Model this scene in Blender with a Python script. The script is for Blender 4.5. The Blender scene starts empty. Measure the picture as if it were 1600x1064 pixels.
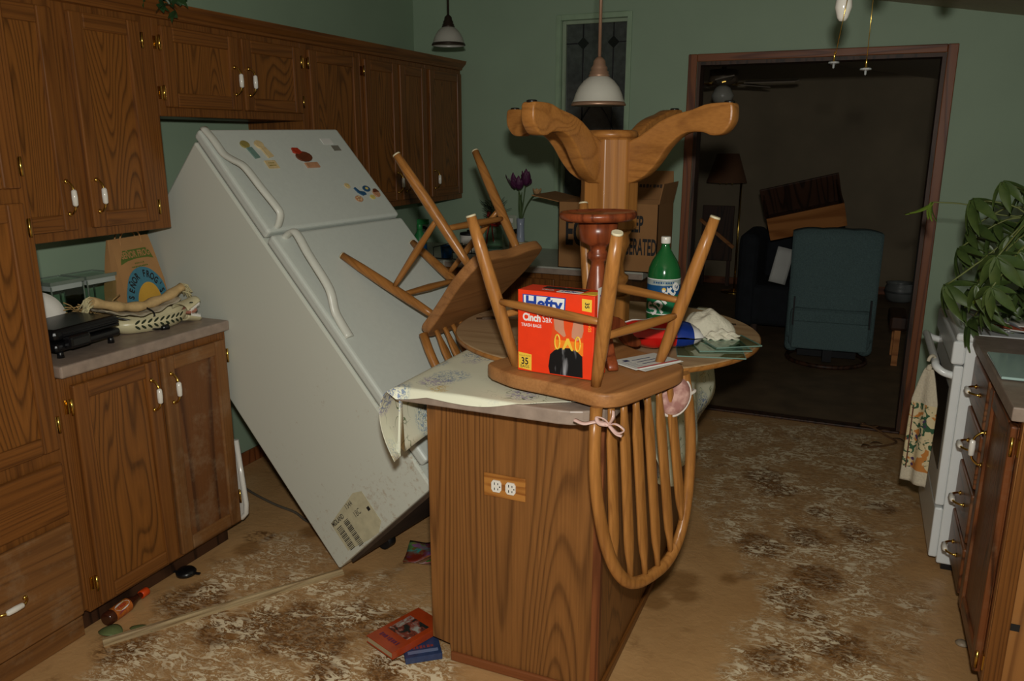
import bpy, bmesh, math, random
from mathutils import Matrix, Vector, Euler, noise as mnoise
random.seed(7)
S = bpy.context.scene
COL = S.collection
R_ = math.radians

# ------------------------------------------------------------------ camera, light, exposure
cam = bpy.data.cameras.new('camera'); cam_o = bpy.data.objects.new('camera', cam); COL.objects.link(cam_o)
CAM_H = 1.568
cam_o.location = (0, 0, CAM_H)
cam_o.rotation_euler = (R_(90 - 14.123), 0, R_(23.463))
cam.sensor_width = 36; cam.lens = 1240 / 1600 * 36; cam.clip_start = .02
S.camera = cam_o
w = bpy.data.worlds.new('fill_sky'); S.world = w; w.use_nodes = True
w.node_tree.nodes['Background'].inputs[0].default_value = (.56, .56, .52, 1)
w.node_tree.nodes['Background'].inputs[1].default_value = .42  # even grey sky, raised as ambient fill through the wall openings
fl = bpy.data.lights.new('camera_flash', 'AREA'); fl.shape = 'RECTANGLE'; fl.size = .07; fl.size_y = .045
fl.energy = 42.5; fl.color = (1, .975, .90)
flo = bpy.data.objects.new('camera_flash', fl); COL.objects.link(flo)
flo.location = (.02, -.02, CAM_H + .17); flo.rotation_euler = (R_(90 - 18), 0, R_(23.0))
S.view_settings.view_transform = 'Standard'; S.view_settings.look = 'None'
S.view_settings.gamma = 1; S.view_settings.use_curve_mapping = False
S.view_settings.exposure = 0.0

# ------------------------------------------------------------------ materials
def lin(c):
    return tuple((x / 12.92 if x <= .04045 else ((x + .055) / 1.055) ** 2.4) for x in c)
def rgb(r, g, b):
    return (*lin((r / 255, g / 255, b / 255)), 1)
def new_mat(name):
    m = bpy.data.materials.new(name); m.use_nodes = True
    nt = m.node_tree; return m, nt, nt.nodes, nt.links, nt.nodes['Principled BSDF']
def plain(name, col, rough=.5, metal=0, var=.08, scale=14, bump=0, spec=.5, **kw):
    """flat colour with a little procedural mottling"""
    m, nt, N, L, b = new_mat(name)
    tc = N.new('ShaderNodeTexCoord'); n = N.new('ShaderNodeTexNoise'); n.inputs['Scale'].default_value = scale; n.inputs['Detail'].default_value = 5
    L.new(tc.outputs['Object'], n.inputs['Vector'])
    mx = N.new('ShaderNodeMix'); mx.data_type = 'RGBA'; mx.blend_type = 'MULTIPLY'; mx.inputs[0].default_value = 1
    mx.inputs[6].default_value = col
    r = N.new('ShaderNodeValToRGB'); r.color_ramp.elements[0].position = .3; r.color_ramp.elements[1].position = .7
    r.color_ramp.elements[0].color = (1 - var * 2,) * 3 + (1,); r.color_ramp.elements[1].color = (1, 1, 1, 1)
    L.new(n.outputs['Fac'], r.inputs[0]); L.new(r.outputs[0], mx.inputs[7]); L.new(mx.outputs[2], b.inputs['Base Color'])
    b.inputs['Roughness'].default_value = rough; b.inputs['Metallic'].default_value = metal
    b.inputs['Specular IOR Level'].default_value = spec
    for k, v in kw.items(): b.inputs[k.replace('_', ' ')].default_value = v
    if bump:
        bp = N.new('ShaderNodeBump'); bp.inputs['Strength'].default_value = bump; bp.inputs['Distance'].default_value = .01
        L.new(n.outputs['Fac'], bp.inputs['Height']); L.new(bp.outputs[0], b.inputs['Normal'])
    return m
def wood(name, light, dark, axis='z', rings=9.0, scale=5.0, rough=.38, fibre=.35, stretch=.09, mud=0, spec=.35, contrast=(.25, .75)):
    m, nt, N, L, b = new_mat(name)
    tc = N.new('ShaderNodeTexCoord'); oi = N.new('ShaderNodeObjectInfo')
    ml = N.new('ShaderNodeMath'); ml.operation = 'MULTIPLY'; ml.inputs[1].default_value = 37
    L.new(oi.outputs['Random'], ml.inputs[0])
    cb = N.new('ShaderNodeCombineXYZ')
    for i in range(3): L.new(ml.outputs[0], cb.inputs[i])
    add = N.new('ShaderNodeVectorMath'); add.operation = 'ADD'
    L.new(tc.outputs['Object'], add.inputs[0]); L.new(cb.outputs[0], add.inputs[1])
    mp = N.new('ShaderNodeMapping'); s = [1, 1, 1]; s['xyz'.index(axis)] = stretch; mp.inputs['Scale'].default_value = s
    L.new(add.outputs[0], mp.inputs['Vector'])
    n1 = N.new('ShaderNodeTexNoise'); n1.inputs['Scale'].default_value = scale; n1.inputs['Detail'].default_value = 1.5; n1.inputs['Roughness'].default_value = .45
    n1.inputs['Distortion'].default_value = .15
    L.new(mp.outputs[0], n1.inputs['Vector'])
    m1 = N.new('ShaderNodeMath'); m1.operation = 'MULTIPLY'; m1.inputs[1].default_value = rings * 2.2
    L.new(n1.outputs['Fac'], m1.inputs[0])
    sn = N.new('ShaderNodeMath'); sn.operation = 'FRACT'; L.new(m1.outputs[0], sn.inputs[0])
    ma_r = N.new('ShaderNodeValToRGB'); e = ma_r.color_ramp.elements; e[0].position = 0; e[0].color = (.8, .8, .8, 1); e[1].position = 1; e[1].color = (.8, .8, .8, 1)
    for ps, vv in ((.22, 1), (.60, .80), (.82, .18), (.90, .25)): q = e.new(ps); q.color = (vv, vv, vv, 1)
    L.new(sn.outputs[0], ma_r.inputs[0]); ma = ma_r
    n2 = N.new('ShaderNodeTexNoise'); n2.inputs['Scale'].default_value = 160; n2.inputs['Detail'].default_value = 3
    mp2 = N.new('ShaderNodeMapping'); s2 = [1, 1, 1]; s2['xyz'.index(axis)] = .03; mp2.inputs['Scale'].default_value = s2
    L.new(add.outputs[0], mp2.inputs['Vector']); L.new(mp2.outputs[0], n2.inputs['Vector'])
    mixf = N.new('ShaderNodeMix'); mixf.data_type = 'FLOAT'; mixf.inputs[0].default_value = fibre
    L.new(ma.outputs[0], mixf.inputs[2]); L.new(n2.outputs['Fac'], mixf.inputs[3])
    cr = N.new('ShaderNodeValToRGB'); cr.color_ramp.elements[0].position = contrast[0]; cr.color_ramp.elements[1].position = contrast[1]
    cr.color_ramp.elements[0].color = dark; cr.color_ramp.elements[1].color = light
    L.new(mixf.outputs[0], cr.inputs[0])
    out = cr.outputs[0]
    if mud:
        n3 = N.new('ShaderNodeTexNoise'); n3.inputs['Scale'].default_value = 9; n3.inputs['Detail'].default_value = 8; n3.inputs['Roughness'].default_value = .7
        L.new(add.outputs[0], n3.inputs['Vector'])
        r3 = N.new('ShaderNodeValToRGB'); r3.color_ramp.elements[0].position = .5; r3.color_ramp.elements[1].position = .75
        r3.color_ramp.elements[1].color = (mud, mud, mud, 1)
        L.new(n3.outputs['Fac'], r3.inputs[0])
        mx = N.new('ShaderNodeMix'); mx.data_type = 'RGBA'; L.new(r3.outputs[0], mx.inputs[0]); L.new(out, mx.inputs[6]); mx.inputs[7].default_value = rgb(150, 128, 100)
        out = mx.outputs[2]
    L.new(out, b.inputs['Base Color'])
    b.inputs['Roughness'].default_value = rough; b.inputs['Specular IOR Level'].default_value = spec
    bp = N.new('ShaderNodeBump'); bp.inputs['Strength'].default_value = .12; bp.inputs['Distance'].default_value = .004
    L.new(mixf.outputs[0], bp.inputs['Height']); L.new(bp.outputs[0], b.inputs['Normal'])
    return m

CL, CD = rgb(132, 82, 36), rgb(74, 42, 18)
CON = (.12, .86)
OAK = {a: wood('cabinet_oak_' + a, CL, CD, a, rings=11, scale=8, stretch=.03, fibre=.6, contrast=CON) for a in 'xyz'}
OAKP = wood('cabinet_oak_panel', rgb(138, 86, 36), rgb(66, 38, 15), 'z', rings=18, scale=4.4, stretch=.15, fibre=.46, contrast=CON)
OAKM = {a: wood('muddy_oak_' + a, rgb(134, 90, 48), rgb(86, 54, 28), a, rings=9, scale=5, stretch=.06, mud=.5, rough=.5, fibre=.6, contrast=CON) for a in 'yz'}
PANEL = wood('island_panel_oak', rgb(142, 94, 48), rgb(72, 43, 20), 'z', rings=30, scale=2.9, stretch=.075, fibre=.55, rough=.42, contrast=(.12, .84))
CH = {a: wood('chair_oak_' + a, rgb(166, 112, 56), rgb(118, 74, 34), a, rings=6, scale=10, stretch=.05, rough=.3, fibre=.68, contrast=(.1, .8)) for a in 'xyz'}
SEATB = wood('chair_seat_oak', rgb(168, 116, 68), rgb(126, 82, 44), 'x', rings=5, scale=5, rough=.5, fibre=.68, stretch=.05, contrast=(.1, .8))
TB = {a: wood('table_oak_' + a, rgb(170, 114, 56), rgb(122, 76, 34), a, rings=6, scale=6, stretch=.05, rough=.34, fibre=.6, contrast=(.12, .85)) for a in 'xz'}
RAW = wood('raw_plywood', rgb(176, 146, 108), rgb(146, 114, 78), 'x', rings=3, scale=4, rough=.75, fibre=.6)
CHERRY = wood('cherry_wood', rgb(128, 62, 32), rgb(84, 36, 18), 'z', rings=4, scale=8, rough=.3, fibre=.5)
DARKW = wood('dark_wood', rgb(70, 44, 28), rgb(34, 20, 12), 'z', rings=6, scale=5, rough=.5)
CASING = wood('casing_wood', rgb(128, 74, 40), rgb(88, 46, 24), 'z', rings=4, scale=7, rough=.45)
CASINGX = wood('casing_wood_x', rgb(128, 74, 40), rgb(88, 46, 24), 'x', rings=4, scale=7, rough=.45)
PINE = wood('pine', rgb(186, 122, 66), rgb(146, 88, 42), 'x', rings=4, scale=4, rough=.6)
WALL = plain('green_wall_paint', rgb(144, 165, 140), .6, var=.03, scale=5)
CEIL = plain('ceiling_paint', rgb(170, 160, 140), .8, var=.06, scale=40, bump=.2)
LIVW = plain('living_room_wall', rgb(136, 122, 98), .8, var=.12, scale=2.5)
LIVF = plain('living_room_floor', rgb(120, 100, 74), .6, var=.2, scale=6)
BRASS = plain('brass', rgb(214, 176, 88), .22, 1, var=.03)
PORC = plain('porcelain', rgb(228, 224, 214), .15, var=.02)
WHITE = plain('white_enamel', rgb(205, 207, 196), .35, var=.025, scale=30)
RANGEW = plain('range_enamel', rgb(230, 234, 233), .22, var=.02)
GASK = plain('grey_gasket', rgb(120, 122, 116), .6)
BLACK = plain('black_plastic', rgb(18, 18, 20), .3)
IRON = plain('black_iron', rgb(24, 24, 26), .55, .3)
STEEL = plain('steel', rgb(170, 172, 174), .25, 1)
LAMIN = plain('grey_laminate', rgb(156, 138, 124), .42, var=.14, scale=28)
LAMINW = plain('pale_laminate', rgb(176, 176, 164), .35, var=.05, scale=30)
CARD = plain('cardboard', rgb(158, 112, 66), .85, var=.06, scale=10)
KRAFT = plain('kraft_paper', rgb(178, 132, 82), .8, var=.06, scale=12, bump=.1)
INK = plain('black_ink', rgb(26, 24, 24), .7)
DKIRON = plain('bronze_fitting', rgb(92, 72, 54), .4, .6)
def two_tone(name, c1, c2, scale, lo=.45, hi=.55, rough=.6, detail=4, distortion=0, sc3=(1, 1, 1), bump=0, third=None):
    m, nt, N, L, b = new_mat(name)
    tc = N.new('ShaderNodeTexCoord'); mp = N.new('ShaderNodeMapping'); mp.inputs['Scale'].default_value = sc3
    n = N.new('ShaderNodeTexNoise'); n.inputs['Scale'].default_value = scale; n.inputs['Detail'].default_value = detail; n.inputs['Distortion'].default_value = distortion
    L.new(tc.outputs['Object'], mp.inputs[0]); L.new(mp.outputs[0], n.inputs['Vector'])
    r = N.new('ShaderNodeValToRGB'); r.color_ramp.elements[0].position = lo; r.color_ramp.elements[1].position = hi
    r.color_ramp.elements[0].color = c1; r.color_ramp.elements[1].color = c2
    if third:
        e = r.color_ramp.elements.new(third[0]); e.color = third[1]
    L.new(n.outputs['Fac'], r.inputs[0]); L.new(r.outputs[0], b.inputs['Base Color'])
    b.inputs['Roughness'].default_value = rough
    if bump:
        bp = N.new('ShaderNodeBump'); bp.inputs['Strength'].default_value = bump; bp.inputs['Distance'].default_value = .01
        L.new(n.outputs['Fac'], bp.inputs['Height']); L.new(bp.outputs[0], b.inputs['Normal'])
    return m
def glass(name, col, rough=.03, ior=1.45, alpha=None):
    m, nt, N, L, b = new_mat(name)
    b.inputs['Base Color'].default_value = col; b.inputs['Transmission Weight'].default_value = 1
    b.inputs['Roughness'].default_value = rough; b.inputs['IOR'].default_value = ior
    return m
def thin_glass(name, col, fac=.12, rough=.03):
    """a pane: mostly see-through, a little reflection and tint"""
    m, nt, N, L, b = new_mat(name)
    out = N['Material Output']; tr = N.new('ShaderNodeBsdfTransparent'); tr.inputs[0].default_value = col
    gl = N.new('ShaderNodeBsdfGlossy'); gl.inputs['Roughness'].default_value = rough; gl.inputs[0].default_value = (.9, 1, .95, 1)
    fr = N.new('ShaderNodeFresnel'); fr.inputs[0].default_value = 1.5
    geo = N.new('ShaderNodeNewGeometry'); inv = N.new('ShaderNodeMath'); inv.operation = 'SUBTRACT'; inv.inputs[0].default_value = 1; L.new(geo.outputs['Backfacing'], inv.inputs[1])
    ad = N.new('ShaderNodeMath'); ad.operation = 'MULTIPLY'; L.new(inv.outputs[0], ad.inputs[1]); L.new(fr.outputs[0], ad.inputs[0])
    mx = N.new('ShaderNodeMixShader'); L.new(ad.outputs[0], mx.inputs[0]); L.new(tr.outputs[0], mx.inputs[1]); L.new(gl.outputs[0], mx.inputs[2])
    L.new(mx.outputs[0], out.inputs[0]); N.remove(b)
    return m

# ------------------------------------------------------------------ mesh helpers
class MB:
    def __init__(s): s.v = []; s.f = []; s.mi = []; s.sm = []; s.m = 0; s.M = Matrix(); s.uv = None
    def add(s, vs, fs, smooth=False):
        o = len(s.v); s.v += [s.M @ Vector(p) for p in vs]
        for f in fs: s.f.append([i + o for i in f]); s.mi.append(s.m); s.sm.append(smooth)
        return s
    def box(s, x0, x1, y0, y1, z0, z1):
        return s.add([(x0, y0, z0), (x1, y0, z0), (x1, y1, z0), (x0, y1, z0), (x0, y0, z1), (x1, y0, z1), (x1, y1, z1), (x0, y1, z1)],
              [(0, 3, 2, 1), (4, 5, 6, 7), (0, 1, 5, 4), (1, 2, 6, 5), (2, 3, 7, 6), (3, 0, 4, 7)])
    def tube(s, pts, rad, n=10, cap=True, smooth=True, flat=1.0, upv=None):
        pts = [Vector(p) for p in pts]; k = len(pts)
        if not hasattr(rad, '__len__'): rad = [rad] * k
        vs = []; fs = []; t0 = (pts[1] - pts[0]).normalized()
        a = Vector(upv) if upv else (Vector((0, 0, 1)) if abs(t0.z) < .9 else Vector((1, 0, 0)))
        u = (a - t0 * a.dot(t0)).normalized()
        for i, p in enumerate(pts):
            t = (pts[min(i + 1, k - 1)] - pts[max(i - 1, 0)]).normalized()
            u = (u - t * u.dot(t)).normalized(); v = t.cross(u)
            for j in range(n):
                an = 2 * math.pi * j / n
                vs.append(p + (u * math.cos(an) * flat + v * math.sin(an)) * rad[i])
        for i in range(k - 1):
            for j in range(n):
                fs.append((i * n + j, i * n + (j + 1) % n, (i + 1) * n + (j + 1) % n, (i + 1) * n + j))
        s.add(vs, fs, smooth)
        if cap: s.add(vs[:n], [tuple(range(n))[::-1]]); s.add(vs[-n:], [tuple(range(n))])
        return s
    def lathe(s, prof, n=24, smooth=True, cap=True, a0=0, a1=2 * math.pi):
        vs = []; fs = []; k = len(prof); full = abs(a1 - a0 - 2 * math.pi) < 1e-6; m = n if full else n + 1
        for r, z in prof:
            for j in range(m):
                an = a0 + (a1 - a0) * j / n
                vs.append((r * math.cos(an), r * math.sin(an), z))
        for i in range(k - 1):
            for j in range(n):
                fs.append((i * m + j, i * m + (j + 1) % m, (i + 1) * m + (j + 1) % m, (i + 1) * m + j))
        s.add(vs, fs, smooth)
        if cap and full:
            if prof[0][0] > 1e-5: s.add(vs[:m], [tuple(range(m))[::-1]])
            if prof[-1][0] > 1e-5: s.add(vs[-m:], [tuple(range(m))])
        return s
    def prism(s, poly, z0, z1, smooth_side=False):
        n = len(poly); A = sum(poly[i][0] * poly[(i + 1) % n][1] - poly[(i + 1) % n][0] * poly[i][1] for i in range(n))
        if A < 0: poly = poly[::-1]
        lo = [(x, y, z0) for x, y in poly]; hi = [(x, y, z1) for x, y in poly]
        s.add(lo, [tuple(range(n))[::-1]]); s.add(hi, [tuple(range(n))])
        s.add(lo + hi, [(i, (i + 1) % n, n + (i + 1) % n, n + i) for i in range(n)], smooth_side)
        return s
    def grid(s, fn, nu, nv, smooth=True):
        vs = [fn(i / nu, j / nv) for j in range(nv + 1) for i in range(nu + 1)]
        fs = [(j * (nu + 1) + i, j * (nu + 1) + i + 1, (j + 1) * (nu + 1) + i + 1, (j + 1) * (nu + 1) + i) for j in range(nv) for i in range(nu)]
        return s.add(vs, fs, smooth)
    def poly(s, pts): return s.add(pts, [tuple(range(len(pts)))])
    def build(s, name, mats, parent=None, bevel=0, seg=2, solid=0, subsurf=0):
        me = bpy.data.meshes.new(name); me.from_pydata([tuple(p) for p in s.v], [], s.f)
        for i, p in enumerate(me.polygons): p.material_index = s.mi[i]; p.use_smooth = s.sm[i]
        for m in (mats if isinstance(mats, (list, tuple)) else [mats]): me.materials.append(m)
        bm = bmesh.new(); bm.from_mesh(me); bmesh.ops.remove_doubles(bm, verts=bm.verts, dist=1e-5)
        if not solid: bmesh.ops.recalc_face_normals(bm, faces=bm.faces)
        bm.to_mesh(me); bm.free()
        o = bpy.data.objects.new(name, me); COL.objects.link(o)
        if parent: o.parent = parent
        if solid: md = o.modifiers.new('s', 'SOLIDIFY'); md.thickness = solid; md.offset = 0
        if subsurf: md = o.modifiers.new('u', 'SUBSURF'); md.levels = md.render_levels = subsurf
        if bevel:
            md = o.modifiers.new('b', 'BEVEL'); md.width = bevel; md.segments = seg; md.limit_method = 'ANGLE'; md.angle_limit = R_(40)
        return o
def tag(o, label, cat, group=None, kind=None):
    o['label'] = label; o['category'] = cat
    if group: o['group'] = group
    if kind: o['kind'] = kind
    return o
def thing(name, label, cat, loc=(0, 0, 0), rot=(0, 0, 0), group=None, M=None):
    o = bpy.data.objects.new(name, None); COL.objects.link(o); o.empty_display_size = .05
    if M is not None:
        o.location = M.to_translation(); o.rotation_euler = M.to_euler()
    else: o.location = loc; o.rotation_euler = rot
    return tag(o, label, cat, group)
def struct(o): o['kind'] = 'structure'; return o
def frame(o, x, y):
    """matrix with origin o, local X along x, local Y near y"""
    x = Vector(x).normalized(); y = Vector(y); z = x.cross(y).normalized(); y = z.cross(x)
    return Matrix(((x.x, y.x, z.x, o[0]), (x.y, y.y, z.y, o[1]), (x.z, y.z, z.z, o[2]), (0, 0, 0, 1)))
def text_geo(body, size, bold=0, sx=1, shear=0, space=1):
    c = bpy.data.curves.new('t', 'FONT'); c.body = body; c.size = size; c.align_x = 'CENTER'; c.align_y = 'CENTER'
    c.offset = bold; c.shear = shear; c.space_character = space; c.resolution_u = 3
    o = bpy.data.objects.new('t', c); COL.objects.link(o)
    dg = bpy.context.evaluated_depsgraph_get(); dg.update()
    me = o.evaluated_get(dg).to_mesh()
    vs = [(v.co.x * sx, v.co.y, 0) for v in me.vertices]; fs = [tuple(p.vertices) for p in me.polygons]
    bpy.data.objects.remove(o); bpy.data.curves.remove(c)
    return vs, fs
def lettering(body, size, mat, parent, M, name='lettering', wrap=None, rot=0, **kw):
    vs, fs = text_geo(body, size, **kw)
    mb = MB()
    if rot: vs = [tuple(Matrix.Rotation(rot, 3, 'Z') @ Vector(v)) for v in vs]
    if wrap:
        r, cx, cy = wrap
        vs = [(r * math.sin((x + cx) / r), -r * math.cos((x + cx) / r), y + cy) for x, y, _ in vs]
    mb.add([M @ Vector(v) for v in vs], fs)
    return mb.build(name, mat, parent)
def decal(name, poly, mat, parent, M, off=.0006):
    mb = MB(); mb.M = M @ Matrix.Translation((0, 0, 0)); mb.prism(poly, 0, off); return mb.build(name, mat, parent)
def rect(x0, x1, y0, y1): return [(x0, y0), (x1, y0), (x1, y1), (x0, y1)]
def ell(cx, cy, rx, ry, n=20, rot=0):
    return [(cx + rx * math.cos(2 * math.pi * i / n) * math.cos(rot) - ry * math.sin(2 * math.pi * i / n) * math.sin(rot),
             cy + rx * math.cos(2 * math.pi * i / n) * math.sin(rot) + ry * math.sin(2 * math.pi * i / n) * math.cos(rot)) for i in range(n)]
def catmull(pts, n=6):
    P = [Vector(p) for p in pts]; P = [P[0] * 2 - P[1]] + P + [P[-1] * 2 - P[-2]]; out = []
    for i in range(1, len(P) - 2):
        for k in range(n):
            t = k / n; a, b, c, d = P[i - 1:i + 3]
            out.append(.5 * ((2 * b) + (c - a) * t + (2 * a - 5 * b + 4 * c - d) * t * t + (3 * b - a - 3 * c + d) * t ** 3))
    out.append(P[-2]); return out

def strokes(n, wd, ht, mat, parent, M, wrap=None, rot=0, rows=1, seed=1):
    """rows of short dashes where the photograph's small print cannot be read"""
    rnd = random.Random(seed); mb = MB(); rr = Matrix.Rotation(rot, 3, 'Z')
    for r in range(rows):
        x = -wd / 2; st = wd / n
        for k in range(n):
            w_ = st * rnd.uniform(.45, .85); h_ = ht * rnd.uniform(.7, 1); y = (rows / 2 - r - .5) * ht * 1.7
            q = [rr @ Vector(p) for p in ((x, y - h_ / 2, 0), (x + w_, y - h_ / 2, 0), (x + w_, y + h_ / 2, 0), (x, y + h_ / 2, 0))]
            if wrap: q = [Vector((wrap[0] * math.sin((v.x + wrap[1]) / wrap[0]), -wrap[0] * math.cos((v.x + wrap[1]) / wrap[0]), v.y + wrap[2])) for v in q]
            mb.add([M @ v for v in q], [(0, 1, 2, 3)]); x += st
    o = mb.build('small_print', mat, parent); o['kind'] = 'stuff'; return o

# ------------------------------------------------------------------ room shell
XL, YB, XR = -2.69, 4.64, 1.08
def ceil_z(x): return 2.247 - .1685 * x
# muddy kitchen floor: zones live in a vertex attribute, fine pattern in the nodes
def inside(p, poly):
    x, y = p; c = False; n = len(poly)
    for i in range(n):
        x1, y1 = poly[i]; x2, y2 = poly[(i + 1) % n]
        if (y1 > y) != (y2 > y) and x < (x2 - x1) * (y - y1) / (y2 - y1) + x1: c = not c
    return c
def edge_d(p, poly):
    P = Vector(p); best = 9
    for i in range(len(poly)):
        a = Vector(poly[i]); b = Vector(poly[(i + 1) % len(poly)]); ab = b - a
        t = max(0, min(1, (P - a).dot(ab) / ab.dot(ab))); best = min(best, (P - a - ab * t).length)
    return best if inside(p, poly) else -best
LP = [(-1.98, 1.2), (-2.05, 1.46), (-2.09, 1.75), (-2.14, 1.89), (-2.08, 2.08), (-2.05, 2.36), (-1.86, 2.34), (-1.64, 2.2), (-1.45, 2.26), (-1.2, 2.1), (-1.07, 1.96), (-.92, 1.84), (-.86, 1.7), (-.9, 1.2)]
RP = [(-.7, 4.17), (-.62, 4.54), (-.07, 4.62), (.3, 4.5), (.36, 3.92), (.3, 3.15), (.33, 2.79), (.33, 2.43), (.36, 2.26), (.3, 1.6), (-.3, 1.6), (-.22, 1.99), (-.27, 2.34), (-.19, 2.71), (-.31, 2.9), (-.47, 3.06), (-.58, 3.49)]
DARK = [(-2.03, 1.84, .12), (-1.93, 1.82, .07), (-1.72, 1.81, .1), (-1.59, 1.88, .12), (-1.44, 1.97, .11), (-1.3, 1.98, .1), (-1.47, 1.82, .12), (-1.59, 1.78, .1), (-2.03, 1.54, .1), (-1.8, 1.72, .08), (-2.13, 2.3, .06), (-1.2, 1.78, .08), (-1.35, 1.7, .07),
        (-.24, 3.62, .1), (-.24, 3.04, .1), (-.07, 3.19, .09), (.11, 3.28, .07), (-.01, 2.86, .1), (-.1, 2.7, .09), (-.04, 2.6, .07), (.08, 2.45, .1), (-.1, 2.31, .09), (.08, 2.2, .08), (-.04, 3.44, .05), (.22, 3.6, .06), (-.3, 3.75, .09), (.1, 2.1, .09), (-.05, 2.05, .08)]
WET = [(-.56, 2.6, .07), (-.47, 2.66, .06), (-.44, 2.56, .05), (-.53, 2.48, .05), (-.31, 2.73, .035), (-.26, 2.76, .02), (-1.6, 2.2, .04), (-1.95, 2.42, .05), (-2.1, 2.2, .05)]
mb = MB(); NX, NY = 190, 175; X0, X1, Y0, Y1 = XL, XR, .9, YB
attr = []
for j in range(NY + 1):
    for i in range(NX + 1):
        x = X0 + (X1 - X0) * i / NX; y = Y0 + (Y1 - Y0) * j / NY
        nz = mnoise.noise((x * 7, y * 7, 3)); n2 = mnoise.noise((x * 18, y * 18, 9))
        d = max(edge_d((x, y), LP), edge_d((x, y), RP)) + nz * .09 + n2 * .04
        patch = max(0, min(1, d / .09 + .3))
        dk = max([max(0, 1.25 - math.hypot(x - a, y - b) / r) for a, b, r in DARK if abs(x - a) < .2 and abs(y - b) < .2] + [0]) + nz * .3 + n2 * .35
        wt = max([max(0, 1.3 - math.hypot(x - a, y - b) / r) for a, b, r in WET] + [0]) + n2 * .12
        attr.append((patch, max(0, min(1, dk)), 1 if wt > .35 else max(0, wt * 2)))
        h = -.002 + .0016 * patch * (mnoise.noise((x * 30, y * 30, 1))) + .001 * nz
        mb.v.append(Vector((x, y, h)))
for j in range(NY):
    for i in range(NX):
        a = j * (NX + 1) + i; mb.f.append([a, a + 1, a + NX + 2, a + NX + 1]); mb.mi.append(0); mb.sm.append(True)
m, nt, N, L, b = new_mat('muddy_floor')
at = N.new('ShaderNodeAttribute'); at.attribute_name = 'mud'; sp = N.new('ShaderNodeSeparateColor'); L.new(at.outputs['Color'], sp.inputs[0])
tc = N.new('ShaderNodeTexCoord'); mp = N.new('ShaderNodeMapping'); mp.inputs['Rotation'].default_value = (0, 0, R_(-35)); mp.inputs['Scale'].default_value = (1, 1.9, 1)
L.new(tc.outputs['Object'], mp.inputs[0])
def nz_(scale, detail, dist, vec=None, rough=.55):
    n = N.new('ShaderNodeTexNoise'); n.inputs['Scale'].default_value = scale; n.inputs['Detail'].default_value = detail
    n.inputs['Distortion'].default_value = dist; n.inputs['Roughness'].default_value = rough
    L.new(vec or tc.outputs['Object'], n.inputs['Vector']); return n.outputs['Fac']
def ramp_(src, p0, p1, c0=(0, 0, 0, 1), c1=(1, 1, 1, 1)):
    r = N.new('ShaderNodeValToRGB'); r.color_ramp.elements[0].position = p0; r.color_ramp.elements[1].position = p1
    r.color_ramp.elements[0].color = c0; r.color_ramp.elements[1].color = c1; L.new(src, r.inputs[0]); return r.outputs[0]
def math_(op, a, bb):
    n = N.new('ShaderNodeMath'); n.operation = op; n.use_clamp = True
    for k, q in enumerate((a, bb)):
        if isinstance(q, (int, float)): n.inputs[k].default_value = q
        else: L.new(q, n.inputs[k])
    return n.outputs[0]
def mixc(f, a, bb):
    n = N.new('ShaderNodeMix'); n.data_type = 'RGBA'
    L.new(f, n.inputs[0])
    for k, q in ((6, a), (7, bb)):
        if isinstance(q, tuple): n.inputs[k].default_value = q
        else: L.new(q, n.inputs[k])
    return n.outputs[2]
base = ramp_(nz_(3, 4, .3), .3, .7, rgb(180, 138, 90), rgb(198, 156, 106))
film = ramp_(nz_(30, 5, .8, mp.outputs[0]), .35, .65, rgb(160, 122, 78), rgb(186, 146, 98))
c = mixc(sp.outputs[0], base, film)
fleck = ramp_(nz_(15, 4, 2.2, mp.outputs[0], .55), .52, .57)
thin = ramp_(nz_(44, 3, 2.4, mp.outputs[0], .55), .53, .60)
big = ramp_(nz_(5.0, 3, .8), .42, .56)
fl_ = math_('MULTIPLY', math_('MAXIMUM', fleck, math_('MULTIPLY', thin, .7)), math_('MULTIPLY', sp.outputs[0], math_('ADD', math_('MULTIPLY', big, .8), .2)))
c = mixc(math_('MULTIPLY', ramp_(sp.outputs[1], .12, .5), math_('MULTIPLY', sp.outputs[0], .8)), c, rgb(138, 94, 46))
dkn = math_('MULTIPLY', ramp_(nz_(26, 6, 1.6, mp.outputs[0], .6), .42, .56), ramp_(sp.outputs[1], .15, .55))
c = mixc(math_('MULTIPLY', dkn, .8), c, rgb(92, 58, 24))
c = mixc(math_('MULTIPLY', fl_, .9), c, rgb(240, 224, 190))
c = mixc(math_('MULTIPLY', sp.outputs[2], .6), c, rgb(120, 80, 36))
L.new(c, b.inputs['Base Color'])
rg = N.new('ShaderNodeMapRange'); L.new(sp.outputs[0], rg.inputs[0]); rg.inputs[3].default_value = .28; rg.inputs[4].default_value = .6; L.new(rg.outputs[0], b.inputs['Roughness'])
b.inputs['Specular IOR Level'].default_value = .35
bp = N.new('ShaderNodeBump'); bp.inputs['Strength'].default_value = .35; bp.inputs['Distance'].default_value = .006
L.new(math_('ADD', fl_, nz_(40, 4, .5)), bp.inputs['Height']); L.new(bp.outputs[0], b.inputs['Normal'])
FLOORM = m
fo = mb.build('floor', FLOORM); struct(fo)
ca = fo.data.color_attributes.new('mud', 'FLOAT_COLOR', 'POINT')
if len(fo.data.vertices) == len(attr):
    for i, a in enumerate(attr): ca.data[i].color = (*a, 1)
TAN = plain('tan_mud', rgb(190, 148, 98), .4, var=.06, scale=6)
struct(MB().box(XL - .1, XR + .1, -2.2, .9, -.06, -.002).build('floor', TAN))
struct(MB().box(-3.3, 2.6, YB, 9.2, -.06, -.001).build('floor', LIVF))
struct(MB().box(XL - .12, XL, -2.2, YB + .12, -.05, 2.8).build('wall_left', WALL))
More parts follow.
